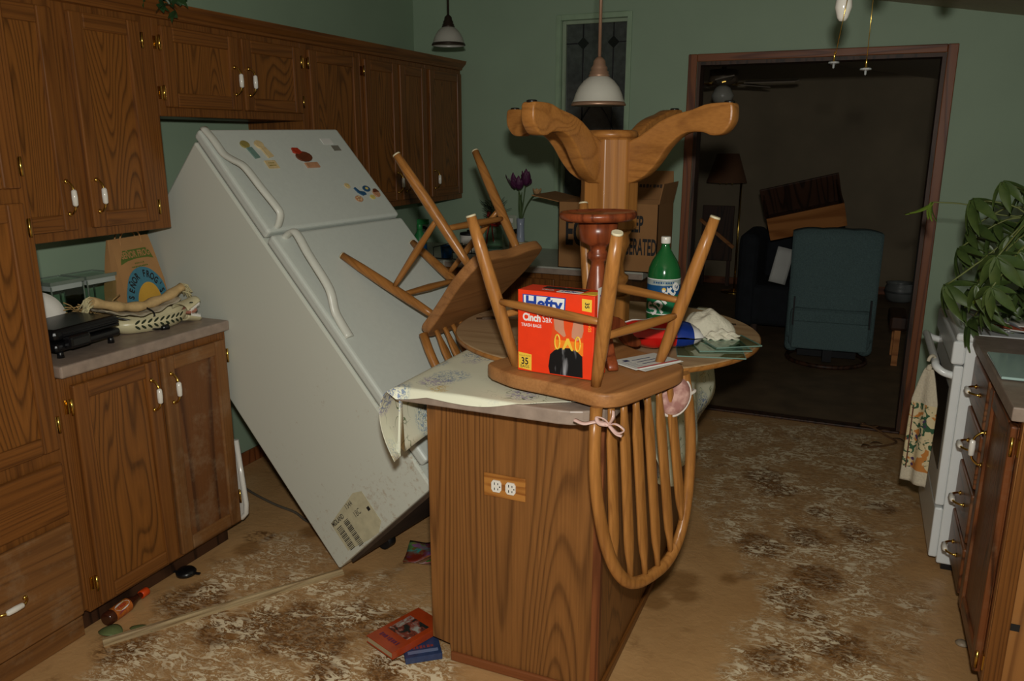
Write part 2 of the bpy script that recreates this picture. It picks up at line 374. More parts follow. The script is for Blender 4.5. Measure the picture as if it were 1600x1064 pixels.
struct(MB().box(XR, XR + .12, -2.2, YB + .12, -.05, 2.8).build('wall_right', WALL))
mb = MB()
for x0, x1, z0, z1 in ((XL - .12, -2.2, -.05, 2.8), (.6, XR + .12, -.05, 2.8), (-2.2, .6, 2.05, 2.8)): mb.box(x0, x1, -2.32, -2.2, z0, z1)  # wide opening added behind the camera so sky light lifts the shadows
struct(mb.build('wall_front', WALL))
WX0, WX1, WZ0, WZ1 = -1.70, -1.30, 1.2, 2.245     # window opening
DX0, DX1, DZ = -.899, .319, 1.989                 # doorway opening
mb = MB(); T = .11
for x0, x1, z0, z1 in ((XL, WX0, 0, 2.8), (WX0, WX1, 0, WZ0), (WX0, WX1, WZ1, 2.8), (WX1, DX0, 0, 2.8), (DX0, DX1, DZ, 2.6), (DX1, XR, 0, 2.6)):
    mb.box(x0, x1, YB, YB + T, z0, z1)
struct(mb.build('wall_back', WALL))
mb = MB(); zc = lambda x: ceil_z(x)
mb.add([(-3.4, -2.3, zc(-3.4)), (2.7, -2.3, zc(2.7)), (2.7, 9.3, zc(2.7)), (-3.4, 9.3, zc(-3.4)), (-3.4, -2.3, zc(-3.4) + .1), (2.7, -2.3, zc(2.7) + .1), (2.7, 9.3, zc(2.7) + .1), (-3.4, 9.3, zc(-3.4) + .1)],
       [(0, 3, 2, 1), (4, 5, 6, 7), (0, 1, 5, 4), (1, 2, 6, 5), (2, 3, 7, 6), (3, 0, 4, 7)])
struct(mb.build('ceiling', CEIL))
struct(MB().box(-3.4, 2.7, 9.1, 9.2, -.05, 2.9).build('wall_living_back', LIVW))
struct(MB().box(-3.3, -3.2, YB + T, 9.2, -.05, 2.9).build('wall_living_left', LIVW))
mb = MB()
for y0, y1, z0, z1 in ((YB + T, 6.9, -.05, 2.2), (8.3, 9.2, -.05, 2.2), (6.9, 8.3, 1.75, 2.2)): mb.box(2.5, 2.6, y0, y1, z0, z1)
struct(mb.build('wall_living_right', LIVW))
mb = MB(); mb.box(-3.2, 2.5, 9.085, 9.1, 0, .08); struct(mb.build('baseboard_living_back', CASINGX, bevel=.004))
mb = MB(); mb.box(XL, -2.6, 0, 0, 0, 0) if 0 else None
struct(MB().box(XL, XL + .012, 2.27, 3.15, 0, .07).build('baseboard_left', CASING, bevel=.003))
# window
e = bpy.data.objects.new('window_1', None); COL.objects.link(e); e.location = (0, YB, 0); struct(e)
mb = MB(); f = .022
for x0, x1, z0, z1 in ((WX0 - .03, WX0, WZ0 - .03, WZ1 + .03), (WX1, WX1 + .025, WZ0 - .03, WZ1 + .03), (WX0, WX1, WZ1, WZ1 + .03), (WX0, WX1, WZ0 - .03, WZ0)):
    mb.box(x0, x1, -.012, .0, z0, z1)
mb.build('window_casing', plain('sage_trim', rgb(150, 174, 144), .5), e, bevel=.003)
mb = MB()
for x0, x1, z0, z1 in ((WX0, WX0 + f, WZ0, WZ1), (WX1 - .012, WX1, WZ0, WZ1), (WX0 + f, WX1 - .012, WZ1 - .02, WZ1), (WX0 + f, WX1 - .012, WZ0, WZ0 + f)):
    mb.box(x0, x1, .02, .06, z0, z1)
mb.build('sash', plain('sash_paint', rgb(150, 166, 140), .5), e, bevel=.003)
DARKG = plain('night_glass', rgb(76, 80, 78), .1, var=.2, scale=30)
MB().box(WX0 + f, WX1 - .012, .04, .046, WZ0 + f, WZ1 - .02).build('pane', DARKG, e)
LEAD = plain('lead_came', rgb(40, 40, 42), .4, .6); COLG = plain('coloured_glass', rgb(14, 16, 20), .15)
def bar2(mb, a, c, wd, y0, y1):
    a = Vector(a); c = Vector(c); d = (c - a).normalized(); n = Vector((-d.y, d.x)) * wd / 2
    q = [a + n, a - n, c - n, c + n]; lo = [(p.x, y0, p.y) for p in q]; hi = [(p.x, y1, p.y) for p in q]
    mb.add(lo + hi, [(0, 1, 2, 3), (7, 6, 5, 4), (0, 4, 5, 1), (1, 5, 6, 2), (2, 6, 7, 3), (3, 7, 4, 0)])
x0, x1 = WX0 + f, WX1 - .012
for dx in (.1, .28):
    cx, cz = x0 + dx * (x1 - x0) / .36, 2.12
    mb = MB(); d = .034
    mb.add([(cx - d, .034, cz), (cx, .034, cz - d), (cx + d, .034, cz), (cx, .034, cz + d), (cx - d, .04, cz), (cx, .04, cz - d), (cx + d, .04, cz), (cx, .04, cz + d)], [(0, 1, 2, 3), (7, 6, 5, 4), (0, 4, 5, 1), (1, 5, 6, 2), (2, 6, 7, 3), (3, 7, 4, 0)])
    mb.build('diamond_pane', COLG, e)
mb = MB()
for dx in (.1, .28):
    cx = x0 + dx * (x1 - x0) / .36
    bar2(mb, (cx, WZ0 + f), (cx, 2.086), .006, .034, .04); bar2(mb, (cx, 2.154), (cx, WZ1 - .02), .006, .034, .04)
bar2(mb, (x0, 2.12), (x0 + .066, 2.12), .006, .034, .04); bar2(mb, (x1 - .046, 2.12), (x1, 2.12), .006, .034, .04)
for s in (-1, 1):
    q = [((x0 + x1) / 2 + s * .13 * math.sin(t * 3.1), 1.30 + .5 * t) for t in [k / 8 for k in range(9)]]
    for a, c_ in zip(q, q[1:]): bar2(mb, a, c_, .006, .034, .04)
o = mb.build('lead_cames', LEAD, e); o['kind'] = 'stuff'
# doorway: casing and jambs
e = bpy.data.objects.new('door_1', None); COL.objects.link(e); e.location = (0, YB, 0); struct(e)
cw = .048
MB().box(DX0 - cw, DX0, -.016, 0, 0, DZ + .04).build('casing', CASING, e, bevel=.004)
MB().box(DX1, DX1 + cw, -.016, 0, 0, DZ + .04).build('casing', CASING, e, bevel=.004)
MB().box(DX0, DX1, -.016, 0, DZ, DZ + .04).build('head_casing', CASINGX, e, bevel=.004)
MB().box(DX0, DX0 + .018, 0, T + .01, 0, DZ).build('jamb', DARKW, e)
MB().box(DX1 - .018, DX1, 0, T + .01, 0, DZ).build('jamb', DARKW, e)
MB().box(DX0 + .018, DX1 - .018, 0, T + .01, DZ - .018, DZ).build('head_jamb', DARKW, e)
struct(MB().box(DX0, DX1, YB - .02, YB + .05, -.001, .012).build('trim_1', DARKW, bevel=.004))

# ------------------------------------------------------------------ cabinets (local: front at x=0 facing +X, y along the run, z up)
def handle(parent, y, z, x=.02, n='handle'):
    mb = MB(); mb.m = 0
    pts = catmull([(x, y, z + .052), (x + .012, y, z + .05), (x + .026, y, z + .036), (x + .03, y, z + .022)], 4)
    mb.tube(pts, .0038, 8); mb.tube([(p[0], p[1], 2 * z - p[2]) for p in pts], .0038, 8)
    for s in (1, -1): mb.M = Matrix.Translation((x, y, z + s * .052)) @ Matrix.Rotation(R_(90), 4, 'Y'); mb.lathe([(.008, 0), (.007, .004), (.003, .006)], 10)
    mb.M = Matrix(); mb.m = 1
    mb.tube([(x + .03, y, z - .026), (x + .031, y, z - .022), (x + .031, y, z), (x + .031, y, z + .022), (x + .03, y, z + .026)], [.005, .0085, .0095, .0085, .005], 10)
    return mb.build(n, [BRASS, PORC], parent)
def hinge(parent, y, z, x=.012):
    mb = MB(); mb.box(x - .012, x - .008, y - .014, y + .014, z - .022, z + .022)
    mb.tube([(x + .004, y, z - .026), (x + .004, y, z + .026)], .0045, 8)
    return mb.build('hinge', BRASS, parent)
def cab_door(parent, y0, y1, z0, z1, hy=None, hz=None, hinges=(), hside=None, t=.02, st=.052, fm=None, rm=None, pm=None):
    door = MB().box(.001, t - .009, y0 + .002, y1 - .002, z0 + .002, z1 - .002).build('door', pm or OAKP, parent)
    for a, bz in ((y0, y0 + st), (y1 - st, y1)): MB().box(.0015, t, a, bz, z0, z1).build('stile', fm or OAK['z'], door, bevel=.005)
    for a, bz in ((z0, z0 + st), (z1 - st, z1)):
        MB().box(.0015, t - .001, y0 + st, y1 - st, a, bz).build('rail', rm or OAK['y'], door, bevel=.005)
    if hy is not None: handle(door, hy, hz)
    for hz_ in hinges: hinge(door, hside, hz_)
    return door
def drawer(parent, y0, y1, z0, z1, t=.02, hy=None, m=None):
    d = MB().box(.001, t, y0, y1, z0, z1).build('drawer_front', m or OAK['y'], parent, bevel=.006)
    if hy is not None:
        h = handle(d, 0, 0); h.matrix_local = Matrix.Translation((0, hy, (z0 + z1) / 2)) @ Matrix.Rotation(R_(90), 4, 'X')
    return d
XF = -2.162; XU = -2.363
# pantry
p = thing('pantry_cabinet', 'tall oak pantry cabinet at the left edge with doors over two deep drawers', 'cabinet', (XF, .9, 0))
W = .645
MB().box(-.52, 0, 0, W, .1, 2.2).build('body', OAK['z'], p, bevel=.003)
MB().box(-.5, -.03, 0, W - .005, 0, .1).build('toe_kick', OAKM['y'], p)
cab_door(p, .04, W - .03, 1.44, 2.16, hinges=(1.5,), hside=W - .022)
cab_door(p, .04, W - .03, .665, 1.40, hinges=(1.33, .74), hside=W - .022)
drawer(p, .04, W - .03, .45, .625)
drawer(p, .04, W - .03, .105, .425, hy=.385, m=OAKM['y'])
# base cabinet left
p = thing('base_cabinet', 'two-door oak base cabinet under the left counter, right door clouded with dried mud', 'cabinet', (XF, 1.547, 0))
W = .70
MB().box(-.52, 0, 0, W, .085, .874).build('body', OAK['z'], p, bevel=.003)
MB().box(-.5, -.06, .005, W - .02, 0, .085).build('toe_kick', DARKW, p)
cab_door(p, .035, .36, .10, .845, hy=.325, hz=.73, hinges=(.78, .18), hside=.027)
cab_door(p, .378, .68, .10, .845, hy=.41, hz=.73, hinges=(.78, .2), hside=.688, fm=OAKM['z'], rm=OAKM['y'], pm=wood('muddy_panel', rgb(112, 70, 36), rgb(72, 42, 22), 'z', rings=5, scale=4, mud=.55, rough=.6))
o = MB().box(XL + .002, -2.137, 1.547, 2.25, .876, .914).build('countertop', LAMIN, bevel=.006)
tag(o, 'grey speckled laminate countertop on the left base cabinet, under the paper bag', 'countertop')
# upper cabinets
def upper(y0, y1, z0, z1, doors, label):
    p = thing('upper_cabinet', label, 'cabinet', (XU, y0, 0), group='oak upper cabinets on the left wall')
    MB().box(XL - XU + .002, 0, .001, y1 - y0 - .001, z0, 2.02).build('body', OAK['z'], p, bevel=.003)
    for (a, c_, h, hz, hs) in doors:
        dz0, dz1 = z0 + .032, 1.968
        zz = (dz0 + .05, dz1 - .06)
        cab_door(p, a - y0, c_ - y0, dz0, dz1, hy=(h - y0) if h else None, hz=hz, hinges=zz if hs else (), hside=(hs - y0) if hs else None)
    return p
upper(1.545, 2.237, 1.253, 2.04, [(1.56, 1.835, 1.807, 1.39, None), (1.892, 2.168, 1.92, 1.39, 2.176)], 'tall two-door oak upper cabinet above the paper bag and glass canisters')
upper(2.237, 3.063, 1.655, 2.04, [(2.262, 2.648, 2.618, 1.80, 2.252), (2.672, 3.043, 2.70, 1.80, 3.05)], 'short two-door oak upper cabinet over the tipped refrigerator')
upper(3.063, 3.53, 1.225, 2.04, [(3.108, 3.5, None, 1.36, 3.098)], 'single-door oak upper cabinet half hidden behind the refrigerator top')
upper(3.53, 4.19, 1.215, 2.04, [(3.552, 3.862, 3.83, 1.345, 3.544), (3.888, 4.172, 3.917, 1.345, None)], 'two-door oak upper cabinet behind the raised chair legs')
upper(4.19, 4.637, 1.21, 2.04, [(4.215, 4.612, 4.25, 1.345, None)], 'last single-door oak upper cabinet beside the green back wall')
mb = MB(); prof = [(-.30, 1.985), (.004, 1.985), (.012, 1.99), (.016, 2.005), (.04, 2.028), (.046, 2.045), (-.30, 2.045)]
mb.M = Matrix(((1, 0, 0, XU), (0, 0, -1, 4.637), (0, 1, 0, 0), (0, 0, 0, 1)))
prof = [(x, z) for x, z in prof]
mb.prism([(x, z) for x, z in [(.0005, 1.99), (.012, 1.993), (.016, 2.005), (.038, 2.026), (.044, 2.044), (.0005, 2.044)]], 0, 4.637 - 1.547)
o = mb.build('crown_moulding', OAK['y']); tag(o, 'long oak crown moulding along the tops of the upper cabinets', 'moulding')
# back counter run (L-shaped)
p = thing('sink_base_cabinet', 'oak base cabinets under the pale counter along the back wall', 'cabinet', (XL, YB, 0))
MB().box(.002, 1.60, -.64, -.002, .1, .872).build('body', OAK['z'], p)
MB().box(.002, .50, -1.48, -.64, .1, .872).build('body', OAK['z'], p)
for k in range(3):
    a = .56 + k * .34
    d = MB().box(a, a + .31, -.66, -.64, .13, .84).build('door', OAK['z'], p, bevel=.005)
    MB().box(a + .05, a + .26, -.664, -.66, .18, .79).build('door_panel', OAKP, d, bevel=.003)
mb = MB(); mb.prism([(XL + .002, YB - .002), (XL + .002, 3.16), (-2.137, 3.16), (-2.137, 3.95), (-.985, 3.95), (-.985, YB - .002)], .876, .914)
o = mb.build('countertop', LAMINW, bevel=.005); tag(o, 'pale countertop along the back wall under the egg carton box', 'countertop')
MB().box(-2.13, -.988, 3.944, 3.9495, .877, .905).build('edge_band', LAMIN, o)
# ------------------------------------------------------------------ refrigerator, tipped back against the wall
FO = Vector((-1.6441, 2.174, .0272)); FR = Euler((.018, -.766, -.185), 'XYZ').to_matrix().to_4x4()
FM = Matrix.Translation(FO) @ FR
fr = thing('refrigerator', 'white top-freezer refrigerator toppled back against the upper cabinets', 'refrigerator', M=FM)
m, nt, N, L, b = new_mat('refrigerator_enamel')
tc = N.new('ShaderNodeTexCoord'); sx = N.new('ShaderNodeSeparateXYZ'); L.new(tc.outputs['Object'], sx.inputs[0])
n_ = N.new('ShaderNodeTexNoise'); n_.inputs['Scale'].default_value = 45; n_.inputs['Detail'].default_value = 8; n_.inputs['Roughness'].default_value = .75; L.new(tc.outputs['Object'], n_.inputs['Vector'])
nb = N.new('ShaderNodeTexNoise'); nb.inputs['Scale'].default_value = 5; L.new(tc.outputs['Object'], nb.inputs['Vector'])
mr = N.new('ShaderNodeMapRange'); L.new(sx.outputs[2], mr.inputs[0]); mr.inputs[1].default_value = 0; mr.inputs[2].default_value = .8; mr.inputs[3].default_value = .535; mr.inputs[4].default_value = .40
ad = N.new('ShaderNodeMath'); ad.operation = 'ADD'; L.new(mr.outputs[0], ad.inputs[0]); ad.inputs[1].default_value = -.5
a2 = N.new('ShaderNodeMath'); a2.operation = 'ADD'; L.new(n_.outputs['Fac'], a2.inputs[0]); L.new(ad.outputs[0], a2.inputs[1])
a3 = N.new('ShaderNodeMath'); a3.operation = 'MULTIPLY_ADD'; L.new(nb.outputs['Fac'], a3.inputs[0]); a3.inputs[1].default_value = .3; L.new(a2.outputs[0], a3.inputs[2])
cr = N.new('ShaderNodeValToRGB'); cr.color_ramp.elements[0].position = .72; cr.color_ramp.elements[1].position = .92; cr.color_ramp.elements[0].color = rgb(202, 206, 194); cr.color_ramp.elements[1].color = rgb(158, 132, 100)
L.new(a3.outputs[0], cr.inputs[0]); L.new(cr.outputs[0], b.inputs['Base Color']); b.inputs['Roughness'].default_value = .42
FRIDGE = m
DOORW = plain('door_enamel', rgb(198, 204, 196), .38, var=.02, scale=60, bump=.04)
DB, FW, FH, DT = .64, .686, 1.52, .05
MB().box(0, DB, 0, FW, 0, FH).build('body', FRIDGE, fr, bevel=.008)
MB().box(DB, DB + .008, .012, FW - .012, .085, 1.035).build('gasket', GASK, fr)
MB().box(DB, DB + .008, .012, FW - .012, 1.062, FH - .01).build('gasket', GASK, fr)
d1 = MB().box(DB + .008, DB + DT, 0, FW, 1.05, FH + .014).build('freezer_door', DOORW, fr, bevel=.012, seg=3)
d2 = MB().box(DB + .008, DB + DT, 0, FW, .077, 1.038).build('door', DOORW, fr, bevel=.012, seg=3)
MB().box(.05, DB + .004, .03, FW - .03, -.012, .002).build('underside', plain('rusty_underside', rgb(70, 52, 36), .8, var=.25, scale=9), fr)
mb = MB()
for y in (.24, FW - .06): MB().tube([(.024, y - .02, .0), (.024, y + .02, .0)], .034, 14).build('rear_roller', IRON, fr)
XD = DB + DT
def fhandle(pts, wid, parent):
    mb = MB(); P = catmull(pts, 5)
    for sgn in (0,): mb.tube(P, wid, 10, flat=.62)
    return mb.build('handle', WHITE, parent)
fhandle([(XD + .004, .022, 1.53), (XD + .012, .022, 1.47), (XD + .014, .022, 1.40), (XD + .030, .026, 1.355), (XD + .052, .032, 1.30), (XD + .056, .036, 1.20), (XD + .056, .044, 1.115), (XD + .046, .05, 1.085), (XD + .012, .052, 1.07), (XD - .004, .052, 1.068)], .017, d1)
fhandle([(XD - .004, .055, 1.018), (XD + .012, .055, 1.018), (XD + .046, .053, 1.005), (XD + .056, .05, .975), (XD + .056, .04, .90), (XD + .054, .034, .78), (XD + .046, .03, .73), (XD + .018, .028, .68), (XD + .010, .028, .64), (XD + .004, .028, .575)], .017, d2)
mb = MB(); mb.box(DB - .03, DB + .03, FW - .06, FW - .015, FH, FH + .02); mb.build('hinge_cover', WHITE, fr, bevel=.006)
MB().box(DB - .01, DB + .03, FW - .05, FW - .01, 1.039, 1.049).build('centre_hinge', GASK, fr)
# badge
MF = frame((XD, 0, 0), (0, 1, 0), (0, 0, 1))          # (u,v) on the door front
decal('badge', rect(.545, .60, 1.445, 1.475), plain('pale_badge', rgb(222, 222, 216), .3), d1, MF, .002)
decal('badge', rect(.578, .618, 1.408, 1.436), plain('grey_badge', rgb(150, 146, 134), .3, .4), d1, MF, .002)
# shipping label on the side (y = 0 faces the camera)
MS = frame((0, 0, 0), (1, 0, 0), (0, 0, 1))
LABELM = plain('label_paper', rgb(196, 190, 158), .8, var=.1, scale=30)
lb = decal('shipping_label', [(.105, .028), (.235, .008), (.30, .004), (.345, .03), (.345, .155), (.30, .172), (.195, .158), (.105, .145)], LABELM, fr, MS, .0008)
MS2 = frame((0, -.001, 0), (1, 0, 0), (0, 0, 1))
BARM = plain('barcode_ink', rgb(70, 66, 58), .7)
def barcode(x0, x1, z0, z1, n):
    mb = MB(); z = z0
    mb.M = MS2
    st = (z1 - z0) / n
    for k in range(n): mb.prism(rect(x0, x1, z0 + k * st, z0 + k * st + st * random.choice((.4, .55, .7))), 0, .0003)
    o = mb.build('barcode', BARM, lb); return o
barcode(.118, .152, .022, .118, 16); barcode(.172, .202, .012, .122, 18)
lettering('MIDLAND', .026, BARM, lb, MS2 @ Matrix.Translation((.15, .136, .0003)), sx=.7, bold=.0006)
lettering('1344', .026, BARM, lb, MS2 @ Matrix.Translation((.245, .15, .0003)), sx=.9)
lettering('18C', .032, BARM, lb, MS2 @ Matrix.Translation((.262, .108, .0003)), sx=.8)
decal('ink_square', rect(.318, .333, .085, .1), INK, lb, MS2, .0004)
# magnets: stuck on, each a thing of its own
def magnet(y, z, label, polys, group='refrigerator magnets'):
    t = thing('magnet', label, 'magnet', M=FM @ frame((XD, y, z), (0, 1, 0), (0, 0, 1)), group=group)
    for k, (nm, poly, mat, h0, h1) in enumerate(polys):
        mb = MB(); mb.prism(poly, h0, h1); mb.build(nm, mat, t, bevel=.0012)
    return t
mc = lambda n, r, g, bb: plain('magnet_' + n, rgb(r, g, bb), .45, var=.12, scale=60)
CREAM, OLIVE, TEAL, REDM, BRN, BLUE, TANM, YEL = mc('cream', 214, 190, 140), mc('olive', 150, 136, 74), mc('teal', 110, 140, 130), mc('red', 170, 50, 24), mc('brown', 104, 54, 30), mc('blue', 40, 84, 120), mc('tan', 190, 140, 104), mc('yellow', 216, 196, 110)
magnet(.16, 1.425, 'small angel magnet with an olive head and pale teal gown, leftmost on the freezer door', [('gown', [(-.012, .012), (.014, .012), (.022, -.04), (-.004, -.044)], TEAL, 0, .005), ('head', ell(-.008, .026, .02, .018, 12), OLIVE, 0, .006)])
magnet(.222, 1.425, 'cream angel-shaped magnet second from the left on the freezer door', [('gown', [(-.012, .012), (.014, .012), (.026, -.036), (-.004, -.044)], CREAM, 0, .005), ('head', ell(-.006, .024, .02, .02, 12), CREAM, 0, .006)])
magnet(.213, 1.35, 'small square cream magnet with printed lines below the angels', [('plate', rect(-.026, .026, -.02, .02), CREAM, 0, .003), ('printed_lines', rect(-.016, .014, .004, .008), OLIVE, .003, .0034), ('printed_lines', rect(-.016, .016, -.008, -.004), OLIVE, .003, .0034)])
magnet(.392, 1.375, 'red and brown rooster magnet on a tan base in the middle of the freezer door', [('body', ell(0, .006, .04, .026, 14), BRN, 0, .006), ('head', [(-.04, .03), (-.034, .052), (-.006, .05), (.004, .026), (-.02, .016)], REDM, 0, .007), ('base', rect(-.02, .045, -.052, -.026), TANM, 0, .006)])
magnet(.508, 1.22, 'round cream button magnet above the blue magnets', [('disc', ell(0, 0, .014, .014, 12), CREAM, 0, .004), ('centre', ell(0, 0, .005, .005, 8), YEL, .004, .006)])
magnet(.556, 1.185, 'dark blue bird-shaped magnet on the freezer door', [('body', [(-.024, .02), (-.014, .024), (-.004, .002), (.02, -.004), (.022, -.018), (.0, -.022), (-.018, -.004)], BLUE, 0, .005)])
magnet(.6, 1.197, 'round blue wreath magnet with a yellow middle', [('ring', ell(0, 0, .02, .016, 14), BLUE, 0, .004), ('centre', ell(0, 0, .008, .007, 10), YEL, .004, .006)])
magnet(.522, 1.15, 'round tan magnet with cream petals below the blue bird magnet', [('disc', ell(0, 0, .02, .016, 14), TANM, 0, .004)] + [('petal', ell(.011 * math.cos(a), .009 * math.sin(a), .0045, .0035, 8), CREAM, .004, .006) for a in (0, 1.26, 2.5, 3.77, 5.03)])
magnet(.602, 1.152, 'pale yellow round magnet beside the brown one at the freezer door corner', [('disc', ell(0, 0, .014, .012, 12), YEL, 0, .004)])
magnet(.636, 1.168, 'brown acorn-like magnet nearest the right edge of the freezer door', [('body', ell(0, 0, .018, .02, 14), TANM, 0, .006), ('cap', [(-.018, .004), (.018, .004), (.008, .022), (-.008, .022)], BRN, .006, .008)])
# ------------------------------------------------------------------ island
IX0, IX1, IY0, IY1 = -1.10, -.565, 1.91, 3.15
p = thing('kitchen_island', 'wood-grain kitchen island with a double outlet on its end panel', 'island', (0, 0, 0))
MB().box(IX0 + .035, IX1 - .004, IY0 + .02, IY1, .1, .874).build('body', DARKW, p)
MB().box(IX0 + .08, IX1 - .02, IY0 + .02, IY1 - .02, 0, .1).build('toe_kick', DARKW, p)
mb = MB(); mb.M = Matrix(((1, 0, 0, 0), (0, 0, -1, IY0 + .02), (0, 1, 0, 0), (0, 0, 0, 1)))
mb.prism([(IX0, .06), (IX0 + .06, .05), (IX0 + .065, 0), (IX1, 0), (IX1, .874), (IX0, .874)], 0, .02)
mb.build('end_panel', PANEL, p, bevel=.002)
MB().box(IX1 - .006, IX1, IY0 + .02, IY1, .0, .874).build('side_panel', PANEL, p)
MB().box(IX1 - .02, IX1 + .004, IY0 - .003, IY0 + .02, 0, .874).build('corner_trim', CASING, p, bevel=.002)
MB().box(IX0 + .068, IX1, IY0 - .012, IY0, 0, .03).build('base_shoe', CASINGX, p, bevel=.004)
MB().box(IX1, IX1 + .012, IY0 - .01, IY1, 0, .03).build('base_shoe', OAK['y'], p, bevel=.004)
for a, c_ in ((IY0 + .06, 2.5), (2.52, IY1 - .04)):
    d = MB().box(IX0 + .029, IX0 + .0345, a, c_, .12, .85).build('door', OAK['z'], p, bevel=.004)
# outlet
ow = MB().box(-.915, -.786, IY0 - .006, IY0, .578, .648).build('outlet_plate', wood('plate_oak', rgb(178, 120, 56), rgb(140, 84, 34), 'x', rings=4, scale=10), p, bevel=.002)
for cx in (-.874, -.830):
    mb = MB(); mb.M = frame((cx, IY0 - .006, .613), (1, 0, 0), (0, 0, 1))
    mb.prism([(-.010, -.018), (.010, -.018), (.0155, -.01), (.0155, .01), (.010, .018), (-.010, .018), (-.0155, .01), (-.0155, -.01)], 0, .004)
    mb.m = 1
    for s in (-1, 1):
        mb.prism(rect(-.0065, -.004, s * .008 - .004, s * .008 + .004), .004, .0045); mb.prism(rect(.004, .0065, s * .008 - .003, s * .008 + .003), .004, .0045)
    mb.prism(ell(.011, 0, .0022, .0022, 8), .004, .0045)
    mb.build('outlet', [PORC, INK], ow, bevel=.0008)
# counter: clipped right corner
mb = MB(); cl = []
for k in range(7):
    a = -math.pi / 2 + k * math.pi / 12; cl.append((-.645 + .12 * math.cos(a), 1.895 + .12 * math.sin(a)))
mb.prism([(-1.12, IY1 + .03), (-1.12, 1.775)] + cl + [(-.525, IY1 + .03)], .876, .914)
o = mb.build('countertop', LAMIN, bevel=.004); tag(o, 'grey laminate island countertop half covered by the flowered cloth', 'countertop')
# ------------------------------------------------------------------ tablecloth
m, nt, N, L, b = new_mat('flowered_cloth')
tc = N.new('ShaderNodeTexCoord')
def vor(scale, rnd=1, seed=0):
    mp = N.new('ShaderNodeMapping'); mp.inputs['Location'].default_value = (seed, seed * 1.7, 0); L.new(tc.outputs['Object'], mp.inputs[0])
    v = N.new('ShaderNodeTexVoronoi'); v.inputs['Scale'].default_value = scale; v.inputs['Randomness'].default_value = rnd; L.new(mp.outputs[0], v.inputs['Vector']); return v
def nzz(scale, dist=0, detail=4):
    n = N.new('ShaderNodeTexNoise'); n.inputs['Scale'].default_value = scale; n.inputs['Distortion'].default_value = dist; n.inputs['Detail'].default_value = detail; L.new(tc.outputs['Object'], n.inputs['Vector']); return n.outputs['Fac']
col = rgb(224, 224, 200)
for sd, sc, r0, c_ in ((0, 6.2, .085, rgb(136, 116, 170)), (3.3, 5.8, .09, rgb(104, 136, 168)), (7.9, 5.5, .055, rgb(206, 170, 76))):
    v = vor(sc, 1, sd)
    spot = ramp_(v.outputs['Distance'], r0 * 3.2, r0 * 4.4, (1, 1, 1, 1), (0, 0, 0, 1))
    spk = ramp_(nzz(95, 1.5), .47, .56)
    col = mixc(math_('MULTIPLY', math_('MULTIPLY', spot, spk), .72), col, c_)
wv = N.new('ShaderNodeTexNoise'); wv.inputs['Scale'].default_value = 9; wv.inputs['Distortion'].default_value = 2.5; wv.inputs['Detail'].default_value = 1; L.new(tc.outputs['Object'], wv.inputs['Vector'])
l1 = ramp_(wv.outputs['Fac'], .485, .495); l2 = ramp_(wv.outputs['Fac'], .505, .515, (1, 1, 1, 1), (0, 0, 0, 1))
near = ramp_(vor(6.4, 1, 1.7).outputs['Distance'], .4, .6, (1, 1, 1, 1), (0, 0, 0, 1))
col = mixc(math_('MULTIPLY', math_('MULTIPLY', l1, l2), near), col, rgb(92, 112, 72))
L.new(col, b.inputs['Base Color']); b.inputs['Roughness'].default_value = .5
CLOTH = m
t = thing('tablecloth', 'cream flowered vinyl tablecloth draped over the island beneath the table top', 'tablecloth', (0, 0, 0))
def cloth_left(u, v):
    # v along the island depth, u from the bulging left fold to the right edge
    y0 = 1.80; y = y0 + v * 1.36
    s = u * .86                                    # arc length from the left hem
    hang = .24
    if s < hang:
        q = s / hang; ang = (1 - q) * 1.75
        x = -1.115 - .075 * math.sin(min(ang, 1.571)) + (.09 * (1 - q) ** 2); z = .917 - .2 * (1 - q) ** 1.3
        x -= .02 * math.sin(v * 14) * (1 - q)
    else: x = -1.115 + (s - hang); z = .9165
    # front edge: curves in towards both ends
    f = max(0, 1 - v / .16)
    edge = -.055 * math.exp(-((x + .88) / .15) ** 2) - .032 * math.exp(-((x + 1.08) / .12) ** 2) + .07 * max(0, (x + .74) / .16)
    y += edge * f - .035 * f * (1 if s < hang else max(0, 1 - (s - hang) / .1))
    if y < 1.773 and s > hang: z -= (1.773 - y) * .75; y = 1.773 - (1.773 - y) * .30
    z += .004 * max(0, mnoise.noise((x * 6 + y * 9, y * 3, 2))) * (1 if s > hang else .3)
    return (x, y, z)
mb = MB(); mb.grid(lambda u, v: cloth_left(u, v ** 2), 56, 60)
for q in mb.v: q.z = max(q.z, .9155) if q.x > -1.11 and q.y > 1.776 else q.z
mb.build('cloth_top', CLOTH, t, solid=.0016)
def cloth_right(u, v):
    y = 2.06 + v * 1.12; s = u
    zb = .914 - (.474 * math.sin(math.pi * (.06 + .94 * (v ** .8)) * .78 + .12) ** .9 if True else 0)
    zb = max(.44, min(.84, {0: .83}.get(v, zb)))
    x = -.519 + .035 * s * (1 + .5 * math.sin(v * 22)) + .004
    z = .918 * (1 - s) + zb * s
    if s == 0: x = -.535
    return (x, y, z)
mb = MB(); mb.grid(cloth_right, 10, 40); mb.build('cloth_drop', CLOTH, t, solid=.0016)
mb = MB(); mb.grid(lambda u, v: (-.56 + .041 * u, 2.06 + v * 1.12, .9165 + .0015 * math.sin(v * 40)), 4, 40); mb.build('cloth_edge', CLOTH, t, solid=.0016)

